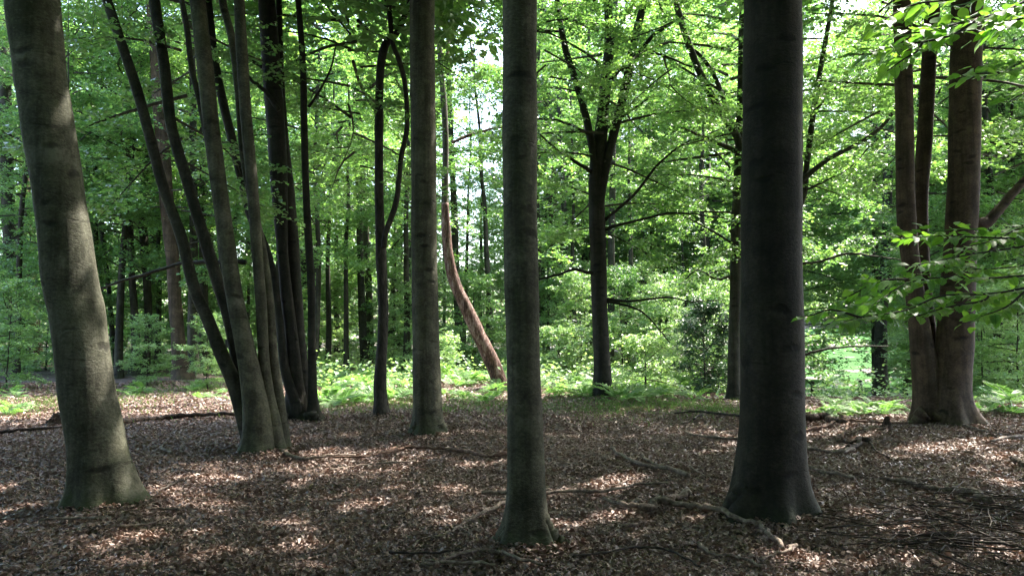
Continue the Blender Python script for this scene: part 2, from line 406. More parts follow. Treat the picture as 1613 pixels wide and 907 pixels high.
# ------------------------------------------------------------------ crowns
def crown(seed, z0, z1, R, nl, nb, nt, nlv, L, open_front=0.0, conv=0.5, up=(-6, 45), spread=0.35, tubes=True, leafmat=None, carve=None,
          origin=(0, 0, 0), lean=(0, 0), inner=0.25, flat=0.55):
    """beech-like crown: limbs > side branchlets > twigs > leaves lying in loose horizontal layers"""
    r = np.random.default_rng(seed)
    k = np.arange(nl)
    zr = (k + r.random(nl)) / nl
    az = k * 2.39996 + r.normal(0, .35, nl)
    if open_front > 0:
        da = (az - (-math.pi / 2) + math.pi) % (2 * math.pi) - math.pi
        keep = (np.abs(da) > open_front) | (zr > 0.8)
        zr, az = zr[keep], az[keep]; nl = len(zr)
    prof = R * (0.35 + 0.65 * np.sin(math.pi * np.clip(zr, 0, 1) ** (0.55 + conv * .5)) ** 0.7)
    ln = prof * r.uniform(0.65, 1.15, nl)
    el = np.radians(up[0] + (up[1] - up[0]) * zr + r.normal(0, 15, nl))
    root = np.stack([lean[0] * zr, lean[1] * zr, z0 + (z1 - z0) * zr], -1)
    hd = np.stack([np.cos(az), np.sin(az), 0 * az], -1)
    def limb_pt(i, t):
        p = root[i] + hd[i] * (ln[i] * np.cos(el[i]) * t)[:, None]
        p[:, 2] += ln[i] * (np.sin(el[i]) * t - 0.16 * t * t)
        side = np.stack([-hd[i][:, 1], hd[i][:, 0], 0 * t], -1)
        return p + side * (0.08 * ln[i] * np.sin(t * 4 + i))[:, None]
    mb = MB()
    if tubes:
        ts = np.linspace(0, 1, 6)
        for i in range(nl):
            pts = limb_pt(np.full(6, i), ts)
            v, q, t = tube(pts, np.linspace(0.011 * ln[i] + .004, .004, 6), 5, cap=False)
            mb.add(v, q)
    # branchlets
    bi = np.repeat(np.arange(nl), nb)
    bt = inner + (1 - inner) * ((np.tile(np.arange(nb), nl) + r.random(nl * nb)) / nb)
    bs = np.where(np.tile(np.arange(nb), nl) % 2 == 0, 1, -1)
    bp = limb_pt(bi, bt)
    ba = az[bi] + bs * np.radians(r.uniform(35, 75, len(bi)))
    bl = R * spread * (1.15 - .65 * bt) * r.uniform(.6, 1.2, len(bi))
    be = r.normal(0.0, .36, len(bi)) + el[bi] * .3
    bd = np.stack([np.cos(ba) * np.cos(be), np.sin(ba) * np.cos(be), np.sin(be)], -1)
    if tubes:
        for i in range(len(bi)):
            e = bp[i] + bd[i] * bl[i]
            v, q, t = tube([bp[i], e], [.006, .002], 3, cap=False); mb.add(v, q)
    # twigs
    ti = np.repeat(np.arange(len(bi)), nt)
    tt = 0.12 + .88 * ((np.tile(np.arange(nt), len(bi)) + r.random(len(ti))) / nt)
    tsn = np.where(np.tile(np.arange(nt), len(bi)) % 2 == 0, 1, -1)
    ta = ba[ti] + tsn * np.radians(r.uniform(25, 65, len(ti)))
    te = r.normal(-.1, .42, len(ti))
    td = np.stack([np.cos(ta) * np.cos(te), np.sin(ta) * np.cos(te), np.sin(te)], -1)
    tp = bp[ti] + bd[ti] * (bl[ti] * tt)[:, None]
    tl = L * nlv * 0.42 * r.uniform(.7, 1.3, len(ti))
    # leaves
    li = np.repeat(np.arange(len(ti)), nlv)
    j = np.tile(np.arange(nlv), len(ti))
    lp = tp[li] + td[li] * (tl[li] * (j + .5) / nlv)[:, None]
    lp[:, 2] += r.normal(0, .25 * L, len(lp))
    la = ta[li] + np.where(j % 2 == 0, 1, -1) * np.radians(r.uniform(25, 75, len(li)))
    le = r.normal(-.15, .3, len(li))
    ld = np.stack([np.cos(la) * np.cos(le), np.sin(la) * np.cos(le), np.sin(le)], -1)
    nrm = np.stack([r.normal(0, flat, len(li)), r.normal(0, flat, len(li)), np.ones(len(li))], -1)
    sz = L * r.uniform(.7, 1.25, len(li))
    if carve is not None:
        keep = carve(lp + np.asarray(origin))
        lp, ld, nrm, sz = lp[keep], ld[keep], nrm[keep], sz[keep]; la = la[keep]
    V, T = leaves_tris(lp, ld, nrm, sz, sz * .78)
    vary = np.repeat(np.clip(r.normal(.45, .25, len(lp)) + 0.15 * np.sin(lp[:, 0] * 1.3 + lp[:, 2]), 0, 1), 2)
    Q = np.concatenate(mb.Q) if mb.Q else np.zeros((0, 4), int)
    Vt = np.concatenate(mb.V) if mb.V else np.zeros((0, 3))
    me = make_mesh('crown', np.vstack([Vt, V]), [Q, T + len(Vt)], [leafmat or LEAF, BARK_FAR],
                   np.concatenate([np.ones(len(Q)), np.zeros(len(T))]), smooth=False,
                   attr=np.concatenate([np.zeros(len(Q)), vary]))
    return me

# ------------------------------------------------------------------ gaps cut in the crowns to let sun onto chosen spots
def to_floor(p):
    p = np.asarray(p, float)
    return p[..., :2] - SUN[:2] * (p[..., 2:3] / SUN[2])
GAPS = []            # (gx, gy, rx, ry, angle)
def gap_px(px, py, rx, ry, ang=0.0):
    g = Gp(px, py); f = to_floor(g); k_ = .7 if py > 650 else 1.0; GAPS.append((f[0], f[1], rx * k_, ry * k_, ang))
def gap_pt(p, r, ry=None):
    f = to_floor(p); GAPS.append((f[0], f[1], r, ry or r, 0.0))
for a in [(60, 815, .35, .12), (195, 852, .5, .14), (150, 872, .35, .1), (260, 885, .6, .12), (470, 835, .35, .3), (520, 868, .35, .16), (440, 885, .5, .1),
          (255, 775, .22, .2), (330, 742, .4, .12), (420, 738, .5, .15), (500, 733, .5, .16), (620, 772, .3, .12), (700, 776, .4, .12), (678, 682, .5, .3),
          (880, 690, 1.0, .22), (955, 684, 1.0, .25), (1010, 680, .6, .35), (930, 672, .6, .3), (950, 762, .45, .25), (985, 772, .4, .15), (1090, 672, .5, .3),
          (1105, 715, .5, .2), (1160, 703, .4, .3), (1490, 708, 1.1, .4), (1560, 698, .8, .35), (1595, 722, .5, .3), (1425, 842, .3, .12), (1560, 872, .3, .1),
          (300, 622, 2.6, 1.2), (210, 622, 1.6, 1.0), (345, 605, 1.5, 1.5), (70, 632, 1.8, .8), (760, 640, 1.5, .8), (560, 615, 2.5, 2.2), (650, 610, 2.5, 2.0),
          (1040, 628, 2.2, 1.2), (1330, 640, 1.6, 1.2), (1600, 640, 1.0, 1.0), (1130, 640, 1.2, 1.0), (900, 615, 2.5, 2.5), (40, 745, .3, .2), (750, 735, .5, .15),
          (560, 800, .25, .15), (1250, 880, .3, .1), (330, 800, .35, .12), (640, 850, .25, .15)]:
    gap_px(*a)
# light on trunks and on the near leaves at the right
for px, py, Y, r in [(140, 375, 6.9, .28), (165, 560, 6.9, .2), (150, 470, 6.9, .15), (685, 420, 11.5, .3), (690, 200, 11.5, .25), (425, 640, 9.5, .22), (415, 600, 9.5, .2),
                     (440, 700, 9.4, .2), (400, 250, 9.5, .3), (340, 150, 9.5, .3), (740, 520, 20, .5), (1415, 450, 3.1, .12),
                     (1480, 40, 2.4, .2), (1590, 30, 2.4, .2), (1420, 80, 2.4, .15)]:
    gap_pt(P(px, py, Y), r)
GA = np.array([g[:4] for g in GAPS])
def carve(p):
    f = to_floor(p)
    wob = 1 + .6 * np.sin(p[:, 0] * 5.1 + p[:, 2] * 3.3) * np.sin(p[:, 1] * 4.3 - p[:, 2] * 2.1)
    keep = np.ones(len(p), bool)
    for gx, gy, rx, ry in GA:
        keep &= (((f[:, 0] - gx) / (rx + .06)) ** 2 + ((f[:, 1] - gy) / (ry + .06)) ** 2) > wob
    return keep

# ------------------------------------------------------------------ trunks
def trunk_mesh(pts, rad, H, mat, base, seed=0, flare=0.5, fh=0.28, seg=20, step=0.1, wob=0.02, top_r=0.3, lobes=3, into=0.25):
    """pts: points from the ground up (world); continued upward to height H; base = world origin of the tree"""
    r = np.random.default_rng(seed)
    pts = [np.asarray(p, float) for p in pts]; rad = list(rad)
    d = pts[-1] - pts[max(-3, -len(pts))]; d /= np.linalg.norm(d)
    while H is not None and pts[-1][2] < base[2] + H - .1:
        d = d + np.array([r.normal(0, .03), r.normal(0, .03), .08]); d /= np.linalg.norm(d)
        st = min(1.6, max(.4, (base[2] + H - pts[-1][2])))
        pts.append(pts[-1] + d * st); rad.append(max(rad[-1] * .94, .015))
    pts = np.array(pts); rad = np.array(rad)
    seglen = np.linalg.norm(np.diff(pts, axis=0), axis=1).sum()
    n = int(min(160, max(8, seglen / step)))
    pr = catmull(np.column_stack([pts, rad]), n)
    p, q = pr[:, :3], np.maximum(pr[:, 3], .006)
    # lower end runs into the soil
    if into:
        p = np.vstack([p[0] - np.array([0, 0, into]), p]); q = np.concatenate([[q[0] * 1.0], q])
    p = p - np.asarray(base)
    ph = r.uniform(0, 6.28, 8); lob = [(k, r.uniform(.25, .5), r.uniform(0, 6.28)) for k in (lobes, lobes + 2, lobes * 2 + 1)]
    def mod(th, pt, i):
        z = pt[..., 2]
        f = np.exp(-np.maximum(z, -.05) / fh)
        lb = sum(a * np.cos(k * th + o) for k, a, o in lob)
        m = 1 + flare * f * (1 + .75 * lb)
        m = m + wob * np.sin(z * 2.1 + ph[0] + th) + wob * .8 * np.sin(z * 5.3 + 2 * th + ph[1]) + wob * .5 * np.sin(11 * z + ph[2]) * np.cos(th + ph[3]) + wob * .6 * np.sin(3 * th + ph[4] + z * .8)
        return m
    V, Q, T = tube(p, q, seg, True, mod)
    return make_mesh('trunk', V, [Q, T], [mat], smooth=True)

def px_path(path, Y, base=None, dY=0.0):
    """pixel path [(px,py,w)] from the ground up -> world points and radii in the plane at distance Y"""
    pts, rad = [], []
    for k, (px, py, w) in enumerate(path):
        yy = Y + dY * k / max(1, len(path) - 1)
        p = P(px, py, yy)
        pts.append(p); rad.append(w * .5 * np.linalg.norm(p[:2] - CAM[:2]) / F * (yy / np.linalg.norm(p[:2] - CAM[:2])) )
    return pts, rad

TREES = []
def tree(name, label, base_px, stems, mat, H=18, Y=None, group=None, cat='tree', seed=0, stem_name='trunk', seg=20, step=.1, **kw):
    """stems: list of pixel paths; first is the main one"""
    g = Gp(*base_px)
    if Y is not None: g = np.array([P(base_px[0], base_px[1], Y)[0], Y, 0]); g[2] = ground_h(g[0], g[1])
    e = obj(name, None, loc=g); e.empty_display_size = .3
    tag(e, label, cat, group)
    tops = []
    for i, st in enumerate(stems):
        path = st['p'] if isinstance(st, dict) else st
        o = dict(kw); o['H'] = H
        m = mat
        if isinstance(st, dict):
            o.update({k: v for k, v in st.items() if k not in ('p', 'dy', 'y', 'mat')}); m = st.get('mat', mat)
        yy = g[1] + (st.get('y', 0) if isinstance(st, dict) else 0)
        pts, rad = px_path(path, yy, dY=st.get('dy', 0) if isinstance(st, dict) else 0)
        if i == 0 and len(pts) > 0:
            pts[0][2] = min(pts[0][2], g[2] + .02)
        me = trunk_mesh(pts, rad, mat=m, base=g, seed=seed * 31 + i, seg=seg, step=step, **o)
        ob = obj(stem_name if len(stems) > 1 else 'trunk', me, e)
        tops.append(pts[-1])
    TREES.append((e, g))
    return e, g, tops

def limb(e, g, path, Y, mat, dy=0.0, seg=8, name='branch', leaves=0, seed=0):
    pts, rad = px_path(path, Y, dY=dy)
    pr = catmull(np.column_stack([pts, rad]), max(8, 4 * len(pts)))
    r = np.random.default_rng(seed + len(path))
    pr[:, :3] += r.normal(0, .006, (len(pr), 3))
    V, Q, T = tube(pr[:, :3] - g, np.maximum(pr[:, 3], .003), seg)
    return obj(name, make_mesh(name, V, [Q, T], [mat], smooth=True), e)

def add_crown(e, me, z=0.0, rot=0.0, s=1.0, tilt=(0, 0), sz=None, xy=(0, 0)):
    o = obj('crown', me, e, loc=(xy[0], xy[1], z), rot=(tilt[0], tilt[1], rot), scale=(s, s, sz or s))
    o['kind'] = 'stuff'
    return o

def canopy(e, g, seed, z0=8.5, z1=17, R=4.6, nl=54, nb=10, nt=4, nlv=8, L=.2, xy=(0, 0), tubes=False):
    me = crown(seed, z0, z1, R, nl, nb, nt, nlv, L, carve=carve, origin=g + np.array([xy[0], xy[1], 0]), up=(5, 55), tubes=tubes)
    return add_crown(e, me, xy=xy)

# shared crowns ------------------------------------------------------
MID = [crown(100 + i, 1.2, 11.5, 3.3 + .2 * i, 48, 11, 8, 9, .095, inner=.22) for i in range(3)]
MID_OPEN = [crown(120 + i, 2.0, 12.0, 3.5, 54, 11, 8, 9, .09, open_front=math.radians(55), inner=.22) for i in range(3)]
SPARSE = [crown(140 + i, 2.0, 10.0, 2.8, 30, 9, 7, 9, .085, open_front=math.radians(55), inner=.3) for i in range(2)]
FAR = [crown(160 + i, 0.8, 15, 4.2, 50, 10, 6, 7, .19, inner=.2, leafmat=LEAF) for i in range(2)] + \
      [crown(170, 0.8, 14, 4.4, 50, 10, 6, 7, .19, inner=.2, leafmat=LEAF_PALE)]

# ------------------------------------------------------------------ the near trees
e, g, t = tree('beech_tree', 'thick grey beech leaning left at the far left, moss on its foot', (165, 797),
     [[(164, 798, 88), (160, 752, 86), (153, 702, 82), (135, 600, 79), (123, 500, 80), (111, 447, 78), (91, 298, 74), (69, 149, 75), (52, 0, 78), (40, -100, 76)]],
     BARK_MOSSY, H=17, seed=1, flare=.42, fh=.2, seg=40, step=.07, wob=.022)
limb(e, g, [(155, 760, 50), (122, 796, 26), (97, 822, 8)], g[1] - .12, BARK_MOSSY, name='root', seg=10)
limb(e, g, [(170, 735, 50), (205, 780, 30), (230, 799, 8)], g[1] - .02, BARK_MOSSY, name='root', seg=10)
canopy(e, g, 301)
T1 = (e, g)

e, g, t = tree('beech_tree', 'slim grey beech standing nearest, middle of the photograph', (838, 862),
     [[(830, 864, 66), (830, 800, 60), (828, 700, 56), (824, 560, 53), (821, 400, 54), (819, 200, 55), (818, 0, 55), (818, -120, 54)]],
     BARK_GREY, H=16, seed=2, flare=.6, fh=.15, seg=40, step=.06, wob=.02)
limb(e, g, [(850, 815, 30), (868, 842, 22), (888, 856, 18), (905, 860, 8)], g[1] - .05, BARK_GREY, name='root', seg=10)
limb(e, g, [(812, 820, 26), (795, 850, 20), (782, 866, 8)], g[1] - .05, BARK_GREY, name='root', seg=10)
canopy(e, g, 302, R=4.2)

e, g, t = tree('beech_tree', 'thick very dark beech trunk standing right of the middle', (1212, 806),
     [[(1212, 808, 104), (1213, 740, 102), (1215, 650, 98), (1215, 450, 94), (1216, 250, 92), (1217, 0, 90), (1218, -120, 88)]],
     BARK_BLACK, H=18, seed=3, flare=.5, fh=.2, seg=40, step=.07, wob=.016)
for q in ([(1180, 770, 44), (1158, 795, 34), (1138, 812, 12)], [(1250, 775, 44), (1270, 795, 32), (1290, 808, 12)], [(1205, 780, 40), (1198, 800, 24), (1193, 814, 8)], [(1232, 785, 34), (1240, 802, 22), (1246, 815, 8)]):
    limb(e, g, q, g[1] - .12, BARK_BLACK, name='root', seg=10)
canopy(e, g, 303, R=5)

e, g, t = tree('beech_tree', 'straight smooth grey beech left of the slim nearest trunk', (676, 684),
     [[(676, 686, 47), (674, 640, 45), (671, 560, 43), (669, 447, 41), (667, 223, 40), (665, 0, 40), (664, -100, 40)]],
     BARK_GREY, H=19, seed=4, flare=.35, fh=.18, seg=32, step=.09, wob=.016)
for q in ([(660, 668, 22), (652, 683, 14), (645, 690, 6)], [(688, 665, 22), (700, 680, 14), (710, 686, 6)], [(676, 672, 20), (678, 688, 12), (680, 694, 5)]):
    limb(e, g, q, g[1] - .1, BARK_GREY, name='root', seg=8)
canopy(e, g, 304, R=4.8)

# many-stemmed beech left of the middle
e, g, t = tree('beech_tree', 'many-stemmed grey beech with curved stems fanning to the upper left', (407, 716),
     [dict(p=[(406, 720, 52), (407, 685, 46), (404, 645, 40), (395, 590, 34), (383, 530, 28), (366, 447, 26), (346, 300, 25), (333, 200, 25), (322, 100, 25), (311, 0, 24), (302, -100, 24)], flare=.35),
      dict(p=[(398, 700, 30), (386, 660, 26), (370, 606, 24), (351, 562, 21), (328, 504, 19), (305, 450, 18), (285, 372, 17), (258, 298, 16), (238, 223, 16), (218, 149, 16), (193, 74, 15), (168, 0, 15), (150, -60, 14)], y=.12, flare=.1, mat=BARK_DARK),  # this and the next two stems: shade put into darker bark
      dict(p=[(396, 690, 26), (386, 630, 22), (370, 543, 20), (359, 496, 19), (342, 442, 19), (313, 347, 18), (293, 278, 17), (270, 198, 17), (258, 99, 17), (243, 0, 17), (238, -60, 16)], y=.3, flare=.1, mat=BARK_DARK),
      dict(p=[(400, 690, 16), (385, 600, 12), (370, 500, 10), (352, 422, 10), (342, 323, 9), (325, 215, 9), (312, 150, 9), (302, 109, 9), (295, 50, 9), (287, 0, 8), (284, -50, 8)], y=.45, flare=.1, mat=BARK_DARK),
      dict(p=[(432, 708, 34), (428, 660, 26), (421, 616, 20), (415, 554, 17), (411, 477, 17), (405, 400, 17), (398, 298, 18), (392, 231, 18), (386, 165, 18), (380, 66, 18), (377, 0, 17), (374, -60, 17)], y=.1, flare=.3),
      dict(p=[(440, 700, 30), (438, 640, 22), (430, 560, 16), (424, 477, 15), (414, 400, 14), (400, 330, 13), (385, 248, 13), (375, 132, 13), (365, 60, 12), (352, 10, 12), (345, -40, 12)], y=.3, flare=.3)],
     BARK_GREY, H=15, seed=5, fh=.2, seg=20, step=.08, stem_name='stem', wob=.02)
canopy(e, g, 305, R=4.2, xy=(-1.2, .6))
add_crown(e, SPARSE[1], z=2.0, rot=.5, s=1.0, xy=(-1.6, 1.2))
TC = (e, g)

e, g, t = tree('beech_tree', 'dark clump of close-set stems with spreading roots behind the many-stemmed grey beech', (470, 664),
     [dict(p=[(466, 666, 44), (464, 592, 24), (458, 521, 20), (450, 450, 18), (444, 380, 18), (440, 298, 26), (435, 198, 29), (427, 99, 29), (420, 0, 27), (415, -70, 26)], flare=.35),
      dict(p=[(482, 664, 38), (477, 627, 30), (469, 539, 24), (465, 468, 23), (459, 380, 23), (452, 298, 22), (446, 200, 14), (442, 100, 10)], y=.25, flare=.3, H=9),
      dict(p=[(496, 662, 22), (493, 630, 15), (491, 521, 12), (490, 450, 12), (486, 380, 12), (482, 298, 11), (479, 198, 11), (477, 99, 10), (470, 0, 9), (468, -50, 9)], y=-.1, flare=.5),
      dict(p=[(470, 668, 20), (465, 637, 18), (455, 605, 16), (447, 570, 14), (440, 500, 12), (430, 430, 12), (414, 380, 13), (396, 342, 14), (385, 298, 14), (365, 218, 14), (352, 165, 14), (338, 99, 14), (327, 0, 13), (322, -40, 12)], y=-.15, flare=.1, H=11)],
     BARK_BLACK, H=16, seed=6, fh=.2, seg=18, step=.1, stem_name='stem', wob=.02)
for q in ([(492, 650, 14), (500, 660, 9), (510, 668, 4)], [(485, 652, 14), (487, 664, 9), (492, 672, 4)], [(450, 655, 16), (444, 666, 8), (440, 672, 4)]):
    limb(e, g, q, g[1] - .3, BARK_BLACK, name='root')
limb(e, g, [(386, 412, 8), (324, 413, 7), (286, 415, 6), (231, 432, 5), (193, 442, 4), (154, 457, 3)], g[1], BARK_BLACK, dy=1.0)
limb(e, g, [(440, 150, 7), (410, 105, 6), (375, 88, 5), (340, 82, 4)], g[1], BARK_BLACK)
limb(e, g, [(440, 175, 8), (418, 145, 7), (395, 125, 5), (370, 100, 4)], g[1] - .2, BARK_BLACK)
limb(e, g, [(486, 170, 5), (505, 140, 4), (520, 110, 3), (530, 70, 2)], g[1] - .1, BARK_BLACK)
canopy(e, g, 306, R=4.5, z0=7.5)
add_crown(e, MID_OPEN[1], z=3.2, rot=.4, s=.9, xy=(.5, 1.5))

e, g, t = tree('oak_tree', 'thin dark rough-barked tree, forked above, just left of the straight smooth beech', (601, 657),
     [dict(p=[(601, 659, 26), (600, 630, 21), (599, 592, 19), (603, 503, 16), (601, 415, 17), (597, 300, 14), (597, 200, 14), (599, 120, 13), (606, 74, 13), (623, 55, 11), (633, 35, 10), (645, 5, 9), (655, -30, 8)], flare=.35),
      dict(p=[(604, 390, 10), (608, 365, 9), (623, 322, 9), (629, 280, 8), (632, 248, 8), (641, 200, 8), (638, 134, 8), (628, 94, 8), (618, 64, 8), (613, 0, 8), (611, -40, 7)], y=-.1, flare=0, into=0)],
     BARK_OAK, H=12, seed=7, fh=.15, seg=16, step=.09, stem_name='stem', wob=.05)
canopy(e, g, 307, R=3.6, z0=8, z1=14, nl=34)
add_crown(e, SPARSE[0], z=2.6, rot=-.3, s=.95, xy=(-.6, .8))

# double beech at the right
e, g, t = tree('beech_tree', 'big reddish-brown beech dividing into three stems, at the right', (1490, 667),
     [dict(p=[(1497, 669, 74), (1494, 630, 66), (1498, 590, 58), (1503, 540, 54), (1508, 470, 50), (1512, 400, 47), (1517, 300, 46), (1519, 223, 46), (1522, 100, 46), (1523, 0, 45), (1524, -80, 44)], flare=.45),
      dict(p=[(1468, 668, 54), (1462, 620, 44), (1456, 570, 38), (1449, 520, 32), (1438, 440, 27), (1428, 347, 28), (1425, 198, 27), (1421, 20, 26), (1420, -80, 25)], y=.05, flare=.3),
      dict(p=[(1470, 580, 26), (1462, 520, 24), (1454, 440, 22), (1450, 323, 22), (1456, 223, 23), (1463, 99, 22), (1470, 0, 22), (1474, -60, 21)], y=.35, flare=0, into=0)],
     BARK_RED, H=19, seed=8, fh=.22, seg=28, step=.09, stem_name='stem', wob=.015)
limb(e, g, [(1520, 345, 20), (1550, 352, 19), (1570, 335, 17), (1595, 305, 14), (1613, 285, 13), (1650, 250, 11)], g[1], BARK_RED)
for q in ([(1455, 650, 26), (1442, 665, 16), (1428, 673, 6)], [(1525, 648, 30), (1540, 662, 18), (1556, 668, 6)], [(1480, 655, 26), (1476, 670, 16), (1472, 680, 6)], [(1508, 652, 24), (1514, 670, 14), (1518, 679, 6)]):
    limb(e, g, q, g[1] - .2, BARK_RED, name='root', seg=8)
canopy(e, g, 308, R=5)
add_crown(e, crown(340, 5.0, 13, 3.2, 36, 10, 6, 9, .1, carve=carve, origin=g + np.array([.6, 1.2, 0]), open_front=math.radians(50)), xy=(.6, 1.2))

# ------------------------------------------------------------------ the trees at the edge of the litter and behind
e, g, t = tree('beech_tree', 'dark beech forking into three limbs, moss at its foot, in mid distance', (948, 625),
     [dict(p=[(950, 626, 30), (949, 600, 28), (948, 560, 26), (944, 480, 25), (942, 400, 26), (940, 300, 26), (943, 240, 25), (948, 198, 20), (955, 124, 18), (960, 64, 16), (957, 0, 13), (955, -40, 12)], flare=.4),
      dict(p=[(944, 330, 12), (952, 275, 14), (964, 222, 14), (979, 164, 14), (991, 109, 14), (998, 70, 13), (1013, 10, 12), (1022, -30, 11)], flare=0, into=0, y=-.1),
      dict(p=[(941, 310, 10), (936, 255, 12), (926, 198, 12), (909, 134, 11), (894, 89, 11), (887, 60, 10), (880, 20, 9), (874, -30, 8)], flare=0, into=0, y=-.1)],
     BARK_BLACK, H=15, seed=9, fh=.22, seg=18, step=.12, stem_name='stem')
for q in ([(936, 275, 6), (922, 265, 6), (874, 233, 4), (847, 208, 3)], [(932, 215, 6), (921, 208, 5), (884, 191, 4), (847, 187, 3)],
          [(940, 429, 6), (926, 429, 6), (905, 424, 5), (884, 431, 4), (847, 441, 3)], [(950, 350, 6), (960, 340, 5), (998, 308, 5), (1038, 258, 4), (1078, 226, 3), (1103, 218, 2)],
          [(950, 365, 6), (964, 357, 5), (1013, 345, 4), (1068, 335, 3), (1147, 345, 2)], [(990, 110, 7), (1023, 62, 6), (1045, 45, 5), (1070, 30, 4)],
          [(958, 130, 6), (990, 100, 5), (1030, 85, 4), (1090, 106, 3)], [(955, 475, 5), (975, 478, 4), (1010, 490, 3), (1040, 520, 2), (1055, 540, 2)],
          [(950, 470, 5), (990, 474, 4), (1050, 468, 3), (1085, 474, 2), (1130, 474, 2)], [(880, 50, 5), (850, 48, 4), (800, 49, 3)], [(972, 190, 6), (1000, 170, 4), (1030, 150, 3)]):
    limb(e, g, q, g[1], BARK_BLACK, dy=-.5)
add_crown(e, MID_OPEN[0], z=1.6, rot=.2, s=1.05)
add_crown(e, SPARSE[1], z=4.6, rot=.5, s=.9, xy=(1.2, -2.2))
add_crown(e, SPARSE[0], z=4.8, rot=-.4, s=.85, xy=(-1.3, -2.5))
M1 = (e, g)

e, g, t = tree('beech_tree', 'dark ivy-flecked trunk close behind the left edge of the very dark beech', (1156, 631),
     [dict(p=[(1156, 633, 22), (1156, 600, 20), (1157, 540, 20), (1159, 450, 19), (1161, 350, 18), (1165, 250, 17), (1168, 150, 14), (1170, 0, 12), (1171, -30, 11)], flare=.4),
      dict(p=[(1168, 240, 12), (1160, 213, 12), (1147, 193, 12), (1120, 150, 12), (1098, 104, 11), (1080, 55, 11), (1063, 0, 10), (1055, -30, 9)], flare=0, into=0, y=-.15, H=11),
      dict(p=[(1168, 225, 9), (1150, 190, 8), (1130, 130, 7), (1105, 90, 6), (1080, 72, 5)], flare=0, into=0, y=.2, H=None)],
     BARK_DARK, H=14, seed=10, fh=.2, seg=14, step=.12, stem_name='stem')
for q in ([(1170, 246, 8), (1155, 236, 8), (1137, 228, 7), (1098, 211, 5), (1073, 201, 3)], [(1160, 430, 5), (1130, 440, 4), (1100, 425, 3), (1080, 440, 2)]):
    limb(e, g, q, g[1], BARK_GREY, dy=-.3)
add_crown(e, MID_OPEN[1], z=1.0, rot=-.2, s=1.0)

e, g, t = tree('beech_tree', 'dark limbs spreading right out from behind the very dark beech', (1245, 640),
     [dict(p=[(1245, 642, 24), (1247, 560, 20), (1250, 450, 18), (1254, 330, 16), (1258, 250, 14), (1257, 100, 12), (1255, 0, 11), (1254, -40, 10)], flare=.4),
      dict(p=[(1256, 330, 10), (1267, 305, 9), (1271, 258, 9), (1282, 174, 9), (1294, 99, 8), (1309, 15, 7), (1316, -30, 6)], flare=0, into=0, H=None, y=-.1),
      dict(p=[(1262, 285, 9), (1272, 276, 9), (1290, 262, 8), (1309, 248, 8), (1349, 228, 7), (1384, 204, 6), (1406, 179, 5), (1420, 150, 4)], flare=0, into=0, H=None, y=-.2)],
     BARK_DARK, H=14, seed=11, fh=.2, seg=12, step=.12, stem_name='stem')
for q in ([(1262, 415, 5), (1290, 412, 4), (1330, 400, 4), (1370, 402, 3), (1420, 410, 2)], [(1260, 560, 4), (1290, 552, 4), (1330, 546, 3), (1400, 545, 2)],
          [(1282, 180, 4), (1300, 150, 3), (1292, 130, 2)], [(1268, 300, 4), (1300, 285, 3), (1330, 270, 2), (1350, 255, 2)]):
    limb(e, g, q, g[1] - .3, BARK_DARK, dy=-.4)
add_crown(e, SPARSE[0], z=1.6, rot=.3, s=1.0)
add_crown(e, SPARSE[1], z=3.6, rot=-.5, s=.9, xy=(1.8, -.8))

e, g, t = tree('pine_tree', 'pine with reddish flaky bark leaning left, bent upright above', (793, 612),
     [dict(p=[(794, 617, 24), (776, 572, 23), (755, 530, 22), (734, 485, 20), (716, 444, 18), (707, 405, 16), (702, 355, 14), (701, 320, 12)], flare=.12, H=None),
      dict(p=[(703, 365, 11), (701, 310, 11), (702, 240, 10), (700, 180, 10), (695, 110, 9), (690, 40, 8), (687, 0, 8), (684, -60, 8)], flare=0, into=0, mat=BARK_FAR)],
     BARK_PINE, H=15, seed=12, fh=.15, seg=18, step=.1, wob=.04, stem_name='stem')
limb(e, g, [(712, 225, 5), (735, 215, 5), (765, 205, 4), (795, 200, 3)], g[1], BARK_PINE)
limb(e, g, [(690, 60, 5), (715, 35, 4), (735, 50, 3), (745, 90, 3)], g[1], BARK_PINE)
limb(e, g, [(700, 110, 5), (706, 60, 4), (702, 10, 3)], g[1] + .3, BARK_PINE)
PINE = (e, g)

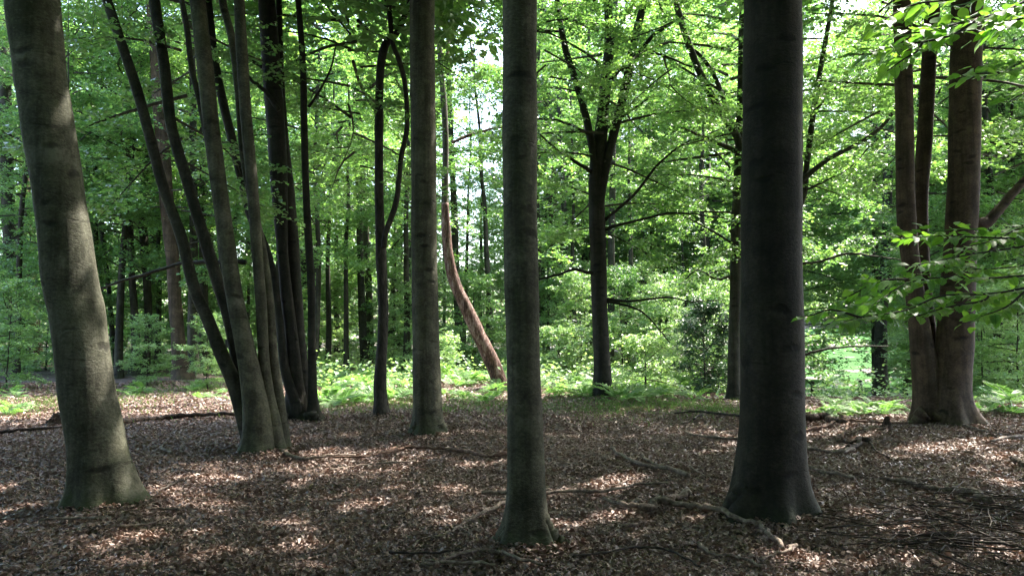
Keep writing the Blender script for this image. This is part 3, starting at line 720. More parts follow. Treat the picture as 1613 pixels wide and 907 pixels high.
simple = [
 # label, base px, path, mat, H, crown mesh, crown z, s, rot
 ('thin dark stem rising behind the lower half of the leaning pine', (726, 583), [(726, 584, 12), (724, 540, 12), (721, 484, 12), (718, 407, 11), (716, 350, 11), (712, 250, 9), (708, 150, 8), (706, 60, 7)], BARK_DARK, 12, None, 0, 1, 0),
 ('slender dark beech left of the rough-barked tree, standing in the ferns', (574, 581), [(576, 583, 14), (573, 545, 13), (570, 480, 12), (568, 420, 11), (565, 300, 11), (562, 220, 10), (559, 124, 9), (556, 40, 8)], BARK_DARK, 16, MID_OPEN[2], 3.6, 1.0, .3),
 ('pale-edged trunk in shadow close beside the slender dark beech in the ferns', (584, 578), [(584, 579, 13), (583, 520, 12), (580, 440, 11), (575, 340, 10), (570, 240, 9)], BARK_FAR, 14, None, 0, 1, 0),
 ('stout brown beech with flared foot, in the glade left of the many-stemmed beech', (286, 597), [(288, 599, 30), (283, 560, 23), (280, 527, 21), (276, 477, 20), (273, 420, 20), (265, 347, 21), (258, 248, 20), (250, 164, 18), (243, 60, 17), (238, 0, 16)], BARK_RED, 18, MID_OPEN[0], 3.0, 1.05, -.3),
 ('thinner trunk touching the right side of the stout brown beech in the glade', (305, 595), [(307, 597, 20), (303, 550, 16), (304, 480, 15), (305, 400, 13), (305, 298, 12), (304, 198, 11), (303, 90, 10)], BARK_FAR, 16, None, 0, 1, 0),
 ('slim straight trunk with twin bases seen between the leaning beech and the glade', (213, 590), [(216, 591, 22), (214, 543, 14), (211, 477, 11), (206, 397, 10), (203, 248, 9), (203, 164, 9), (202, 60, 8)], BARK_DARK, 15, MID_OPEN[1], 2.2, .95, .4),
 ('dark crooked trunk just left of the stout brown beech in the glade', (229, 588), [(226, 590, 18), (230, 560, 13), (234, 527, 12), (232, 450, 12), (226, 372, 13), (228, 298, 12), (233, 250, 10), (236, 160, 8)], BARK_DARK, 14, None, 0, 1, 0),
 ('thin sapling right beside the leaning mossy beech', (184, 586), [(185, 587, 9), (182, 560, 8), (177, 523, 8), (170, 446, 7), (162, 376, 7), (156, 341, 6), (150, 250, 5)], BARK_DARK, 9, SPARSE[1], .3, .85, 0),
 ('dark trunk at the extreme left behind low shaded foliage', (38, 583), [(38, 585, 26), (32, 540, 22), (24, 480, 21), (17, 407, 20), (12, 300, 19), (8, 150, 18), (5, 0, 17)], BARK_DARK, 17, MID_OPEN[2], 1.8, 1.05, .25),
 ('brown trunk near the left edge, second from the photo border', (60, 578), [(58, 579, 22), (52, 500, 18), (47, 419, 17), (42, 350, 16), (38, 250, 15), (34, 100, 13)], BARK_RED, 17, None, 0, 1, 0),
 ('pale tall trunk just right of the slim nearest beech', (886, 572), [(887, 574, 20), (884, 520, 18), (881, 470, 18), (876, 388, 17), (871, 322, 15), (866, 220, 14), (860, 130, 12), (856, 20, 11)], BARK_MOSSY, 19, MID_OPEN[1], 4.2, 1.0, .1),
 ('dark thin trunk next to the pale tall trunk', (899, 574), [(900, 575, 13), (897, 520, 12), (894, 450, 10), (890, 360, 9), (884, 250, 8)], BARK_DARK, 14, None, 0, 1, 0),
 ('dark slanting slim trunk left of the holly bush', (1054, 570), [(1053, 572, 11), (1054, 520, 11), (1056, 470, 10), (1060, 420, 10), (1064, 370, 10), (1068, 330, 9), (1071, 260, 8), (1073, 150, 7)], BARK_DARK, 14, MID_OPEN[2], 3.0, .9, -.2),
 ('dark trunk half hidden behind the three-limbed beech', (962, 588), [(962, 590, 12), (962, 539, 11), (963, 479, 11), (963, 390, 11), (965, 273, 10), (967, 150, 8)], BARK_DARK, 15, None, 0, 1, 0),
]
for k, (lab, bp, path, mat, H, cm, cz, cs, cr) in enumerate(simple):
    e, g, t = tree('beech_tree', lab, bp, [path], mat, H=H, seed=40 + k, flare=.4, fh=.25, seg=12, step=.2, wob=.03)
    if cm is not None: add_crown(e, cm, z=cz - 2.0 + .5, rot=cr, s=cs)

# on the lower ground at the right, by the meadow (distance given)
low = [
 ('dark trunk standing at the meadow edge left of the three-stemmed beech', 1388, 34, [(1388, 618, 21), (1387, 553, 19), (1388, 504, 18), (1393, 440, 18), (1397, 397, 17), (1398, 298, 15), (1402, 180, 13), (1405, 60, 11)], BARK_DARK, 16, MID_OPEN[0], 4.5),
 ('thin trunk just left of the dark trunk at the meadow edge', 1378, 36, [(1378, 612, 10), (1378, 500, 10), (1379, 422, 10), (1378, 298, 9), (1377, 180, 8)], BARK_DARK, 13, None, 0),
 ('short leaning trunk in front of the meadow, touching the three-stemmed beech', 1427, 35, [(1426, 622, 14), (1431, 595, 13), (1436, 565, 12), (1446, 510, 11), (1456, 440, 10)], BARK_FAR, 11, None, 0),
 ('dark slim trunk right of the three-stemmed beech', 1551, 30, [(1551, 625, 12), (1553, 547, 11), (1550, 480, 10), (1548, 400, 9), (1552, 260, 8)], BARK_DARK, 13, MID_OPEN[1], 2.2),
 ('thin upright trunk at the right border of the photo', 1607, 30, [(1607, 630, 9), (1608, 586, 9), (1609, 500, 8), (1609, 410, 8), (1606, 250, 7)], BARK_DARK, 12, MID_OPEN[2], 2.0),
]
for k, (lab, px, Y, path, mat, H, cm, cz) in enumerate(low):
    e, g, t = tree('beech_tree', lab, (px, 600), [path], mat, H=H, Y=Y, seed=70 + k, flare=.4, fh=.25, seg=12, step=.2, wob=.03)
    if cm is not None: add_crown(e, cm, z=cz - 1.5, rot=.2 * k - .3, s=1.0)

# ------------------------------------------------------------------ background beeches (filling the wood) and added shade trees outside the frame
FT = []
def simple_trunk(seed, H, r0):
    r = np.random.default_rng(seed)
    z = np.linspace(0, H, 9)
    x = np.cumsum(r.normal(0, .10, 9)); y = np.cumsum(r.normal(0, .10, 9)); x -= x[0]; y -= y[0]
    return trunk_mesh(np.stack([x, y, z], -1), r0 * (1 - .8 * z / H), None, BARK_DARK, np.zeros(3), seed=seed, seg=10, step=.4, flare=.4, fh=.3)
for i in range(5): FT.append(simple_trunk(500 + i, 13, .13 + .02 * i))

ORD = 'first second third fourth fifth sixth seventh eighth ninth tenth eleventh twelfth thirteenth fourteenth fifteenth sixteenth seventeenth eighteenth nineteenth twentieth'.split()
def ordinal(n):
    if n < 20: return ORD[n]
    t = ('twenty', 'thirty', 'forty', 'fifty', 'sixty')[(n + 1) // 10 - 2]; u = (n + 1) % 10
    return (t if u == 0 else t + '-' + ORD[u - 1]) if u else {20: 'twentieth', 30: 'thirtieth', 40: 'fortieth', 50: 'fiftieth', 60: 'sixtieth'}[n + 1]

def filler(px, Y, hs, kind, seed, rank, row):
    r = np.random.default_rng(seed)
    x = (px - IMW / 2) / F * Y
    z = float(ground_h(x, Y))
    e = obj('beech_tree', None, loc=(x, Y, z), rot=(0, 0, r.uniform(0, 6.28)))
    tag(e, f'leafy young beech in the {row}, {ordinal(rank)} from the left', 'tree', f'leafy beeches in the {row}')
    s = hs
    obj('trunk', FT[int(r.integers(5))], e, scale=(s, s, s))
    add_crown(e, kind, rot=r.uniform(0, 6.28), s=s * r.uniform(.95, 1.15), sz=s)

middle = [  # px, Y, scale (height about 12 m times scale)
 (-60, 34, 1.3), (20, 38, 1.4), (150, 44, 1.6), (330, 33, 1.2), (385, 45, 1.5), (475, 43, 1.5), (500, 38, 1.3), 
 (610, 45, 1.5), (700, 44, .75), (850, 44, 1.2), (925, 40, 1.2), (985, 46, 1.2), (1050, 41, 1.15), (1110, 44, 1.4),  (1250, 40, 1.35),
 (1465, 42, 1.5), (1480, 34, 1.2), (1530, 44, 1.5), (1580, 27, 1.0), (1600, 42, 1.5), (1680, 28, 1.2)]
for k, (px, Y, s) in enumerate(sorted(middle)):
    filler(px, Y, s, MID[k % 3], 600 + k, k, 'middle thicket')
TALL = [crown(240 + i, 4.6, 15.5, 3.9, 50, 11, 7, 9, .10, inner=.2, up=(-15, 50)) for i in range(2)]
for k, (px, Y, s) in enumerate(sorted([(30, 26, 1.0), (125, 30, 1.1), (250, 33, 1.2), (930, 38, 1.25), (1120, 38, 1.3), (1394, 45, 1.45), (1440, 44, 1.5), (190, 26, .95), (320, 27, 1.0), (495, 25, .95), (640, 27, .95), (845, 31, .95), 
        (1384, 38, 1.25), (1010, 46, 1.6), (1085, 48, 1.6), (1258, 48, 1.6), (885, 50, 1.65), (1215, 46, 1.5), (1475, 26, 1.0), (1570, 25, 1.0), (1625, 29, 1.1)])):
    x = (px - IMW / 2) / F * Y
    e = obj('beech_tree', None, loc=(x, Y, float(ground_h(x, Y))), rot=(0, 0, k * 2.1))
    tag(e, f'slender dark-stemmed beech, leafy only high up, {ordinal(k)} from the left', 'tree', 'slender high-crowned beeches in the wood')
    obj('trunk', FT[k % 5], e, scale=(.85 * s, .85 * s, 1.2 * s))
    add_crown(e, TALL[k % 2], s=s, rot=k * 1.3)
thin = [(100, 24), (142, 28), (160, 33), (250, 29), (363, 27), (395, 33), (428, 26), (517, 30), (531, 36), (547, 27), (622, 33), (641, 38), (733, 32), (757, 38), (771, 28), (862, 36), (907, 30), (990, 30), (1013, 36), (1031, 40), (1077, 34), (1121, 27), (1458, 33), (1563, 34), (1592, 26)]
for k, (px, Y) in enumerate(thin):
    x = (px - IMW / 2) / F * Y
    e = obj('beech_tree', None, loc=(x, Y, float(ground_h(x, Y))), rot=(0, 0, k * 2.7))
    tag(e, f'thin straight bare-stemmed young beech in the wood behind, {ordinal(k)} from the left', 'tree', 'thin bare-stemmed beeches in the wood behind')
    q = .5 + .35 * ((k * 37) % 10) / 10
    obj('trunk', FT[(k * 3) % 5], e, scale=(q, q, .95))
    add_crown(e, SPARSE[k % 2], z=4.2 + (k % 3), rot=-k * 2.7 + .3 * math.sin(k), s=.9 if k % 3 == 0 else .5)
SAP = [crown(220 + i, .3, 4.2, 1.7, 30, 9, 6, 7, .085, up=(-5, 40), inner=.15, leafmat=(LEAF_PALE, LEAF)[i % 2]) for i in range(3)]
for k, (px, Y, s) in enumerate(sorted([(-10, 27, .9), (15, 20.5, .65), (75, 31, 1.0), (235, 22, .45), (330, 20.5, .45), (140, 27, .8), (165, 34, 1.0), (250, 30, .9), (325, 29, .85), (350, 35, 1.0), (425, 30, .8), (515, 33, .9), (540, 39, 1.1), (620, 33, .9), (640, 27, .7), (690, 34, 1.0), (745, 27, .8), (765, 33, 1.0),
        (790, 40, 1.1), (865, 30, .8), (915, 27, .8), (935, 33, 1.0), (980, 25, .8), (1010, 30, 1.0), (1040, 24, .7), (1085, 27, .9), (1130, 24, .8), (1140, 33, 1.1), (1190, 28, .9), (1465, 29, 1.0), (1545, 22, .8), (1575, 24, .9), (1600, 21, .8), (1630, 25, 1.0)])):
    x = (px - IMW / 2) / F * Y
    e = obj('beech_sapling', None, loc=(x, Y, float(ground_h(x, Y))), rot=(0, 0, k * 1.7))
    tag(e, f'low leafy beech sapling under the trees, {ordinal(k)} from the left', 'sapling', 'beech saplings under the trees')
    obj('trunk', FT[k % 5], e, scale=(.22 * s, .22 * s, .33 * s))
    add_crown(e, SAP[k % 3], s=s)
rr = np.random.default_rng(5)
far = []
for k in range(26):
    px = -80 + k * 70 + rr.uniform(-25, 25)
    Y = rr.uniform(52, 72)
    s = rr.uniform(1.35, 1.7)
    if 660 < px < 830: s *= .5
    if 950 < px < 1060: s *= .8
    if 1260 < px < 1440: Y = rr.uniform(118, 130); s = 1.9
    if k % 2 == 1 and px < 1000: continue
    far.append((px, Y, s))
far += [(1262, 126, 1.5), (1292, 121, 1.35), (1322, 128, 1.6), (1352, 120, 1.3), (1382, 127, 1.55), (1412, 122, 1.4), (1440, 128, 1.6)]
for k, (px, Y, s) in enumerate(sorted(far)):
    filler(px, Y, s, FAR[k % 3], 700 + k, k, 'far wood')
# one closed mass of wood behind everything
def far_wood():
    r = np.random.default_rng(9)
    n = 46000
    a = r.uniform(-1.0, 1.0, n); Y = r.uniform(85, 150, n)
    Y = np.where((a > .3) & (a < .62), r.uniform(125, 150, n), Y)
    x = a * Y
    top = 13 + 3 * np.sin(a * 23) + 2 * np.sin(a * 61 + 1)
    top = np.where(np.abs(a + .05) < .08, 9, top) * (Y / 100)
    z = ground_h(x, Y) + top * r.random(n) ** .8
    base = np.stack([x, Y, z], -1)
    d = r.normal(0, 1, (n, 3)); d[:, 2] *= .4
    nr = np.stack([r.normal(0, .6, n), r.normal(0, .6, n), np.ones(n)], -1)
    sz = r.uniform(.5, 1.1, n)
    V, T = leaves_tris(base, d, nr, sz, sz * .7)
    o = obj('far_woodland', make_mesh('far_woodland', V, [T], [LEAF_PALE], attr=np.repeat(r.random(n), 2)))
    tag(o, 'distant green woodland behind all the trees', 'woodland', kind='stuff')
far_wood()
# unseen trees added outside the frame so their crowns shade the floor
k = 0
for x, y in [(8.5, 4.0), (12.5, 8.5), (11, 1.0), (5.5, 0.5), (17, 12), (15, 4), (20, 7), (17.5, 18), (22, 14), (2, -3.5), (-3.5, -2)]:
    gz = float(ground_h(x, y)); g = np.array([x, y, gz])
    e = obj('beech_tree', None, loc=g)
    tag(e, 'unseen tall beech added just outside the picture to shade the forest floor', 'tree', 'added shade trees around the picture')
    obj('trunk', FT[k % 5], e, scale=(1.3, 1.3, 1.25))
    canopy(e, g, 800 + k, R=4.8, z0=7.5, z1=16.5)
    k += 1
BEHIND = crown(250, 1.6, 16, 4.6, 56, 10, 5, 8, .2, tubes=False)  # crown of unseen trees added around the viewer to block light
for x, y in [(-7.5, 2.0), (-13, 7), (-18, 13), (9.5, -5), (3.5, -9), (-9, -5), (-2, -8.5), (9, -11), (-16, 0), (-6, -14), (6, -15), (15, -3), (0, -16), (-12, -10), (14, -9), (19, -1), (-5, -6.5), (-20, 8), (4.5, -5)]:
    e = obj('beech_tree', None, loc=(x, y, float(ground_h(x, y))), rot=(0, 0, k * 1.9))
    tag(e, 'unseen leafy beech added behind or beside the viewer to block light', 'tree', 'added light-blocking beeches around the viewer')
    obj('trunk', FT[k % 5], e, scale=(1.2, 1.2, 1.2))
    add_crown(e, BEHIND, s=1.0 + .1 * math.sin(k), z=-.6)
    k += 1

# ------------------------------------------------------------------ leaf litter, grass, undergrowth
def scatter_view(r, n, d0, d1, a0=-.74, a1=.74):
    Y = np.sqrt(r.uniform(d0 ** 2, d1 ** 2, n)); a = r.uniform(a0, a1, n)
    return a * Y, Y

def leaf_litter():
    r = np.random.default_rng(21)
    feet = np.array([[t[1][0], t[1][1]] for t in TREES if t[1][1] < 15])
    Vs, Ts, vs, off = [], [], [], 0
    for n, d0, d1, L, six in [(26000, 4.3, 6.0, .04, True), (66000, 5.8, 8.5, .043, False), (88000, 8.3, 12.5, .05, False), (62000, 12, 16.5, .062, False), (32000, 16, 23, .085, False), (1700 * len(feet), 0, 0, .045, False)]:
        if d1 > 0: x, y = scatter_view(r, n, d0, d1)
        else:      # leaves drifted up against the feet of the trunks
            f = feet[r.integers(len(feet), size=n)]; a = r.uniform(0, 6.283, n); q = .2 + np.abs(r.normal(0, .33, n))
            x = f[:, 0] + q * np.cos(a); y = f[:, 1] + q * np.sin(a)
        dd = np.min(np.hypot(x[:, None] - feet[:, 0], y[:, None] - feet[:, 1]), 1)
        heap = .07 * np.exp(-(dd / .38) ** 2)
        mound = .02 * np.sin(x * 5.1 + 1.7 * np.sin(y * 2.3)) * np.sin(y * 4.3 + x)
        z = ground_h(x, y) + r.random(n) ** 1.5 * (.03 + heap) + .004 + np.maximum(mound, 0)
        a = r.uniform(0, 6.283, n); el = r.normal(0, .42, n)
        d = np.stack([np.cos(a) * np.cos(el), np.sin(a) * np.cos(el), np.sin(el)], -1)
        nr = np.stack([r.normal(0, .5, n), r.normal(0, .5, n), np.ones(n)], -1)
        ln1 = L * r.uniform(.55, 1.35, n)
        tone = np.clip(r.beta(1.5, 2.0, n) + .16 * np.sin(x * 1.1 + 2 * np.sin(y * .7)) * np.sin(y * 1.4), 0, 1)
        if not six:
            V, T = leaves_tris(np.stack([x, y, z], -1) - d * ln1[:, None] * .5, d, nr, ln1, ln1 * r.uniform(.5, .85, n), lift=.25, droop=-.05)
            Vs.append(V); Ts.append(T + off); off += len(V); vs.append(np.repeat(tone, 2)); continue
        s = np.cross(d, nr); s /= np.linalg.norm(s, axis=1)[:, None]; nn = np.cross(s, d)
        ln = ln1[:, None]; w = ln * r.uniform(.45, .75, n)[:, None]
        curl = r.normal(.12, .3, n)[:, None]; bend = r.normal(0, .2, n)[:, None]; cu2 = curl * r.uniform(.2, 1.6, n)[:, None]
        b = np.stack([x, y, z], -1) - d * ln * .5
        V = np.stack([b, b + d * ln * .3 + s * w * .44 + nn * (w * curl + ln * bend * .7), b + d * ln * .68 + s * w * .42 + nn * (w * curl + ln * bend * .7), b + d * ln,
                      b + d * ln * .7 - s * w * .4 + nn * (w * cu2 + ln * bend * .7), b + d * ln * .3 - s * w * .46 + nn * (w * cu2 + ln * bend * .7), b + d * ln * .5 + nn * ln * bend], 1).reshape(-1, 3)
        k = np.arange(n)[:, None] * 7 + off
        T = np.concatenate([k + np.array(t) for t in ((0, 1, 6), (1, 2, 6), (2, 3, 6), (3, 4, 6), (4, 5, 6), (5, 0, 6))], 1).reshape(-1, 3)
        off += n * 7
        Vs.append(V); Ts.append(T)
        vs.append(np.repeat(tone, 6))
    o = obj('leaf_litter', make_mesh('leaf_litter', np.vstack(Vs), [np.vstack(Ts)], [LITTER], attr=np.concatenate(vs)))
    tag(o, 'fallen brown beech leaves covering the forest floor', 'leaf litter', kind='stuff')
leaf_litter()

def blades(name, label, cat, spots, seed, mat, hmin=.05, hmax=.14, tilt=.5):
    r = np.random.default_rng(seed)
    Vs = []
    for px, py, rx, ry, n in spots:
        g = Gp(px, py)
        x = g[0] + r.normal(0, rx, n); y = g[1] + r.normal(0, ry, n)
        Vs.append(np.stack([x, y, ground_h(x, y)], -1))
    b = np.vstack(Vs); n = len(b)
    a = r.uniform(0, 6.283, n)
    d = np.stack([np.cos(a) * tilt, np.sin(a) * tilt, np.ones(n)], -1); d += r.normal(0, .2, (n, 3))
    nr = np.stack([-np.sin(a), np.cos(a), r.normal(0, .3, n)], -1)
    h = r.uniform(hmin, hmax, n)
    V, T = leaves_tris(b, d, nr, h, h * .12)
    o = obj(name, make_mesh(name, V, [T], [mat], attr=np.repeat(r.random(n), 2)))
    return tag(o, label, cat, kind='stuff')
blades('grass', 'thin short grass at the edge of the leaf litter', 'grass',
       [(1010, 637, 1.5, 1.2, 1500), (1110, 642, 1.2, 1.0, 1000), (930, 641, .9, .9, 600), (980, 645, .35, .25, 350), (1060, 640, .3, .3, 350), (1130, 648, .3, .2, 300), (40, 640, 1.2, 1.2, 2400), (250, 618, 1.6, 1.4, 2200), (760, 645, 1.4, 1.0, 1200), (560, 640, 1.4, 1.1, 1700), (660, 630, 1.4, 1.1, 1200)], 31, GRASS, .05, .14, .6)

def undergrowth():
    """low seedlings and bramble on the ground under the far trees"""
    r = np.random.default_rng(33)
    n = 3600
    a = r.uniform(-.78, .78, n); Y = np.sqrt(r.uniform(19 ** 2, 48 ** 2, n)); x = a * Y
    keep = ~((a < -.27) & (Y < 27)) & ~((a > .36) & (a < .54) & (Y > 22)) & ~((a > -.12) & (a < -.02) & (Y < 22))
    a, Y, x = a[keep], Y[keep], x[keep]; n = len(x)
    h = r.uniform(.1, .75, n) * (1 + .5 * np.sin(x * .9) * np.sin(Y * .7))
    m = 22
    i = np.repeat(np.arange(n), m)
    p = np.stack([x[i] + r.normal(0, .28, len(i)), Y[i] + r.normal(0, .28, len(i)), ground_h(x, Y)[i] + h[i] * r.uniform(.25, 1.1, len(i))], -1)
    d = r.normal(0, 1, (len(i), 3)); d[:, 2] *= .35
    nr = np.stack([r.normal(0, .4, len(i)), r.normal(0, .4, len(i)), np.ones(len(i))], -1)
    sz = r.uniform(.08, .16, len(i))
    V, T = leaves_tris(p, d, nr, sz, sz * .7)
    o = obj('undergrowth', make_mesh('undergrowth', V, [T], [LEAF_PALE], attr=np.repeat(r.random(len(i)), 2)))
    tag(o, 'low green seedlings and bramble under the trees behind', 'undergrowth', kind='stuff')
undergrowth()

# ------------------------------------------------------------------ bracken ferns
def frond_mesh(seed, n=17):
    r = np.random.default_rng(seed)
    t = np.linspace(0, 1, 9)
    arch = np.stack([t * .62, 0 * t, .5 * t - .32 * t ** 2.2], -1)      # unit frond along +X, about 0.7 long
    V, Q, T = tube(arch, np.linspace(.006, .002, 9), 4, cap=False)
    mb = MB(); 
    bases, dirs, nr, ln = [], [], [], []
    for k in range(n):
        u = .22 + .76 * k / (n - 1)
        p = np.array([np.interp(u, t, arch[:, c]) for c in range(3)])
        q = np.array([np.interp(min(1, u + .04), t, arch[:, c]) for c in range(3)])
        ax = (q - p) / (np.linalg.norm(q - p) + 1e-6)
        w = .27 * math.sin(math.pi * min(1, (1 - u) * .9 + .1)) ** .8 * (1.05 - .5 * u)
        for s in (-1, 1):
            d = np.array([0, s, 0]) + ax * .45 + np.array([0, 0, r.normal(-.08, .1)])
            bases.append(p); dirs.append(d); ln.append(w * r.uniform(.85, 1.1)); nr.append(np.cross(ax, [0, 1, 0]) * -1 + r.normal(0, .12, 3))
    bases = np.array(bases); dirs = np.array(dirs); ln = np.array(ln); nr = np.array(nr)
    Vl, Tl = leaves_tris(bases, dirs, nr, ln, np.maximum(ln * .26, .02), lift=.05, droop=.1)
    nq = len(Q)
    return make_mesh('frond', np.vstack([V, Vl]), [Q, Tl + len(V)], [FERN], attr=np.concatenate([np.full(nq, .4), np.repeat(r.random(len(Tl) // 2), 2)]))
FROND = [frond_mesh(60 + i) for i in range(4)]
fr = np.random.default_rng(44)
fern_zones = [('between the dark stems and the rough-barked tree', 505, 590, 584, 640, 26), ('left of the straight smooth beech', 612, 648, 586, 636, 12), ('beside the leaning pine', 700, 790, 592, 636, 20),
    ('left of the three-limbed beech', 850, 930, 588, 632, 18), ('right of the three-limbed beech', 965, 1140, 594, 632, 30), ('in front of the meadow', 1270, 1440, 638, 658, 26), ('at the right border', 1545, 1613, 620, 660, 14),
    ('at the left border', 5, 80, 618, 655, 5), ('right of the leaning mossy beech', 190, 250, 600, 634, 7), ('left of the many-stemmed beech', 290, 372, 598, 632, 10)]
for zone, x0, x1, y0, y1, n in fern_zones:
    spots = sorted((fr.uniform(x0, x1), fr.uniform(y0, y1)) for _ in range(n))
    for rank, (px, py) in enumerate(spots):
        g = Gp(px, py)
        e = obj('bracken_fern', None, loc=g, rot=(0, 0, fr.uniform(0, 6.28)))
        s = fr.uniform(.55, 1.3) * (.55 if px < 380 or 1265 < px < 1445 else 1)
        tag(e, f'green bracken fern {zone}, {ordinal(rank)} from the left', 'fern', f'bracken ferns {zone}')
        for q in range(int(fr.integers(4, 7))):
            obj('frond', FROND[int(fr.integers(4))], e, rot=(fr.normal(0, .2), fr.normal(.05, .22), q * 1.13 + fr.uniform(-.3, .3)), scale=(s * fr.uniform(.8, 1.2),) * 3)

# ------------------------------------------------------------------ shrubs
def shrub(name, label, px, Y, me, s=1.0):
    x = (px - IMW / 2) / F * Y
    e = obj(name, None, loc=(x, Y, float(ground_h(x, Y))))
    tag(e, label, 'bush')
    v, q, t = tube([(0, 0, -.1), (.02, 0, .6), (0, .05, 1.6 * s)], [.03, .025, .012], 6)
    obj('stem', make_mesh('stem', v, [q, t], [BARK_DARK], smooth=True), e)
    add_crown(e, me, s=s)
HOLLY = crown(210, .1, 3.0, 1.6, 46, 9, 6, 7, .075, up=(-5, 65), leafmat=LEAF_HOLLY, flat=.8, inner=.3, spread=.28)
BUSH = crown(211, .1, 1.5, 1.5, 20, 8, 5, 7, .085, up=(5, 70), leafmat=LEAF_PALE, flat=.6, inner=.25, spread=.3)
shrub('holly_bush', 'dark glossy holly bush between the three-limbed beech and the ivy-flecked trunk', 1108, 22, HOLLY, .78)
shrub('leafy_bush', 'bright green rounded bush right of the three-limbed beech', 1015, 19.5, BUSH, .8)
shrub('leafy_bush', 'low green bush left of the leaning pine', 690, 24, BUSH, .75)
shrub('leafy_bush', 'green bush seen between the slim nearest beech and the three-limbed beech', 880, 25, BUSH, .9)

# ------------------------------------------------------------------ fallen wood
def stick_on_ground(path, lift=.0):
    pts, rad = [], []
    for px, py, w in path:
        g = Gp(px, py); rr_ = w * .45 * g[1] / F
        pts.append(g + np.array([0, 0, rr_ * .75 + lift])); rad.append(rr_)
    return pts, rad
SN = [0]
def fallen(label, paths, mat=None, name='fallen_branch', cat='branch', lift=.045, seg=8):
    """first path is the main piece, the others are side shoots"""
    mat = mat or STICK
    g0 = Gp(*paths[0][0][:2])
    e = obj(name, None, loc=g0); tag(e, label, cat)
    for i, path in enumerate(paths):
        pts, rad = stick_on_ground(path, lift)
        SN[0] += 1
        r = np.random.default_rng(900 + SN[0])
        pr = catmull(np.column_stack([pts, rad]), max(8, 5 * len(pts)))
        kink = np.cumsum(r.normal(0, .55, (len(pr), 3)), 0); kink -= np.linspace(0, 1, len(pr))[:, None] * kink[-1]; kink[:, 2] *= .35
        pr[:, :3] += (kink + r.normal(0, .22, (len(pr), 3))) * pr[:, 3:4]
        ph = r.uniform(0, 6.28, 3)
        V, Q, T = tube(pr[:, :3] - g0, np.maximum(pr[:, 3] * r.uniform(.72, 1.25, len(pr)), .003), seg)
        obj('limb' if i == 0 else 'side_shoot', make_mesh('limb', V, [Q, T], [mat], smooth=True), e)
    return e
W = lambda pts, w0, w1: [(x, y, w0 + (w1 - w0) * k / max(1, len(pts) - 1)) for k, (x, y) in enumerate(pts)]
fallen('thick crooked dead branch with a raised stub, between the two nearest trunks', [
    [(953, 796, 6), (984, 808, 10), (1013, 809, 12), (1048, 803, 14), (1084, 809, 11), (1125, 818, 10), (1169, 831, 10), (1193, 843, 9), (1213, 861, 9), (1234, 877, 8)],
    [(1045, 803, 13), (1066, 793, 13), (1081, 784, 10)]])
fallen('forked grey twig at the lower end of the thick crooked branch', [W([(1198, 893), (1218, 886), (1240, 883), (1256, 870)], 5, 7)])
fallen('slanting dead branch with one fork, above the thick crooked branch', [W([(963, 712), (987, 730), (1013, 742), (1048, 747), (1084, 759)], 5, 8), W([(1012, 724), (1028, 736), (1042, 743)], 4, 5), W([(1085, 741), (1098, 750), (1112, 759)], 3, 3)])
fallen('long straight branch crossing behind the slim nearest beech', [W([(759, 786), (802, 786), (863, 786), (904, 784), (951, 786), (984, 780), (1010, 771), (1054, 770)], 7, 4)])
fallen('pale stick lying left against the very dark beech', [W([(1078, 686), (1095, 693), (1131, 696), (1170, 698)], 4, 6)])
fallen('thin far branch on the litter below the grass, left of the very dark beech', [W([(1063, 656), (1095, 653), (1125, 656), (1170, 662)], 3, 5), W([(1092, 665), (1107, 658)], 4, 4)], TWIG)
fallen('thin bowed twig at the bottom right of the nearest beech', [W([(901, 890), (948, 881), (998, 873), (1048, 875), (1078, 892), (1104, 907)], 4, 4)], TWIG)
fallen('curved stick at the bottom edge below the thick crooked branch', [W([(1098, 870), (1116, 881), (1154, 887), (1184, 895), (1201, 906)], 8, 5)])
fallen('thin straight branch slanting to the left foot of the nearest beech', [W([(653, 875), (665, 861), (691, 855), (718, 842), (753, 824), (797, 800)], 4, 7), W([(724, 842), (740, 850), (750, 861)], 2, 2)])
fallen('long reddish branch lying across the middle litter', [W([(524, 728), (579, 727), (624, 717), (641, 712), (683, 714), (730, 719), (765, 725), (800, 722)], 4, 7), W([(606, 717), (624, 711)], 4, 5)], STICK_RED)
fallen('dark branch running right from the foot of the many-stemmed beech', [W([(392, 718), (416, 711), (443, 718), (455, 724), (474, 730), (500, 729), (526, 727), (560, 723)], 8, 4)])
fallen('slender twig along the bottom, left of the nearest beech', [W([(612, 884), (665, 884), (706, 880), (735, 873)], 4, 4)], TWIG)
fallen('arched brown stick at the bottom edge below the nearest beech', [W([(665, 902), (691, 899), (724, 887), (765, 881), (794, 886), (824, 896), (859, 903)], 6, 6)])
fallen('straight stick on the very bottom edge, left of the nearest beech', [W([(668, 900), (744, 899), (780, 902)], 6, 6)])
fallen('pale stick starting at the right foot of the very dark beech', [W([(1268, 742), (1299, 752), (1346, 762)], 7, 6)])
fallen('long thick branch pointing to the brushwood heap at the right', [[(1387, 764, 6), (1428, 765, 9), (1452, 774, 9), (1490, 777, 10), (1523, 784, 11), (1549, 795, 14), (1567, 803, 12)]])
fallen('wavy pale branch right of the very dark beech', [W([(1268, 714), (1299, 717), (1328, 719), (1346, 715)], 6, 7)])
fallen('short broken branch with a blunt stub, right of the very dark beech', [W([(1319, 702), (1340, 705), (1356, 700), (1372, 703)], 5, 9), W([(1337, 712), (1347, 706), (1357, 699)], 8, 8), W([(1370, 703), (1381, 717), (1400, 728)], 4, 3)], ROT)
fallen('rotting log partly behind the very dark beech', [W([(1262, 666), (1293, 666), (1328, 672)], 15, 11)], ROT, name='fallen_log', cat='log')
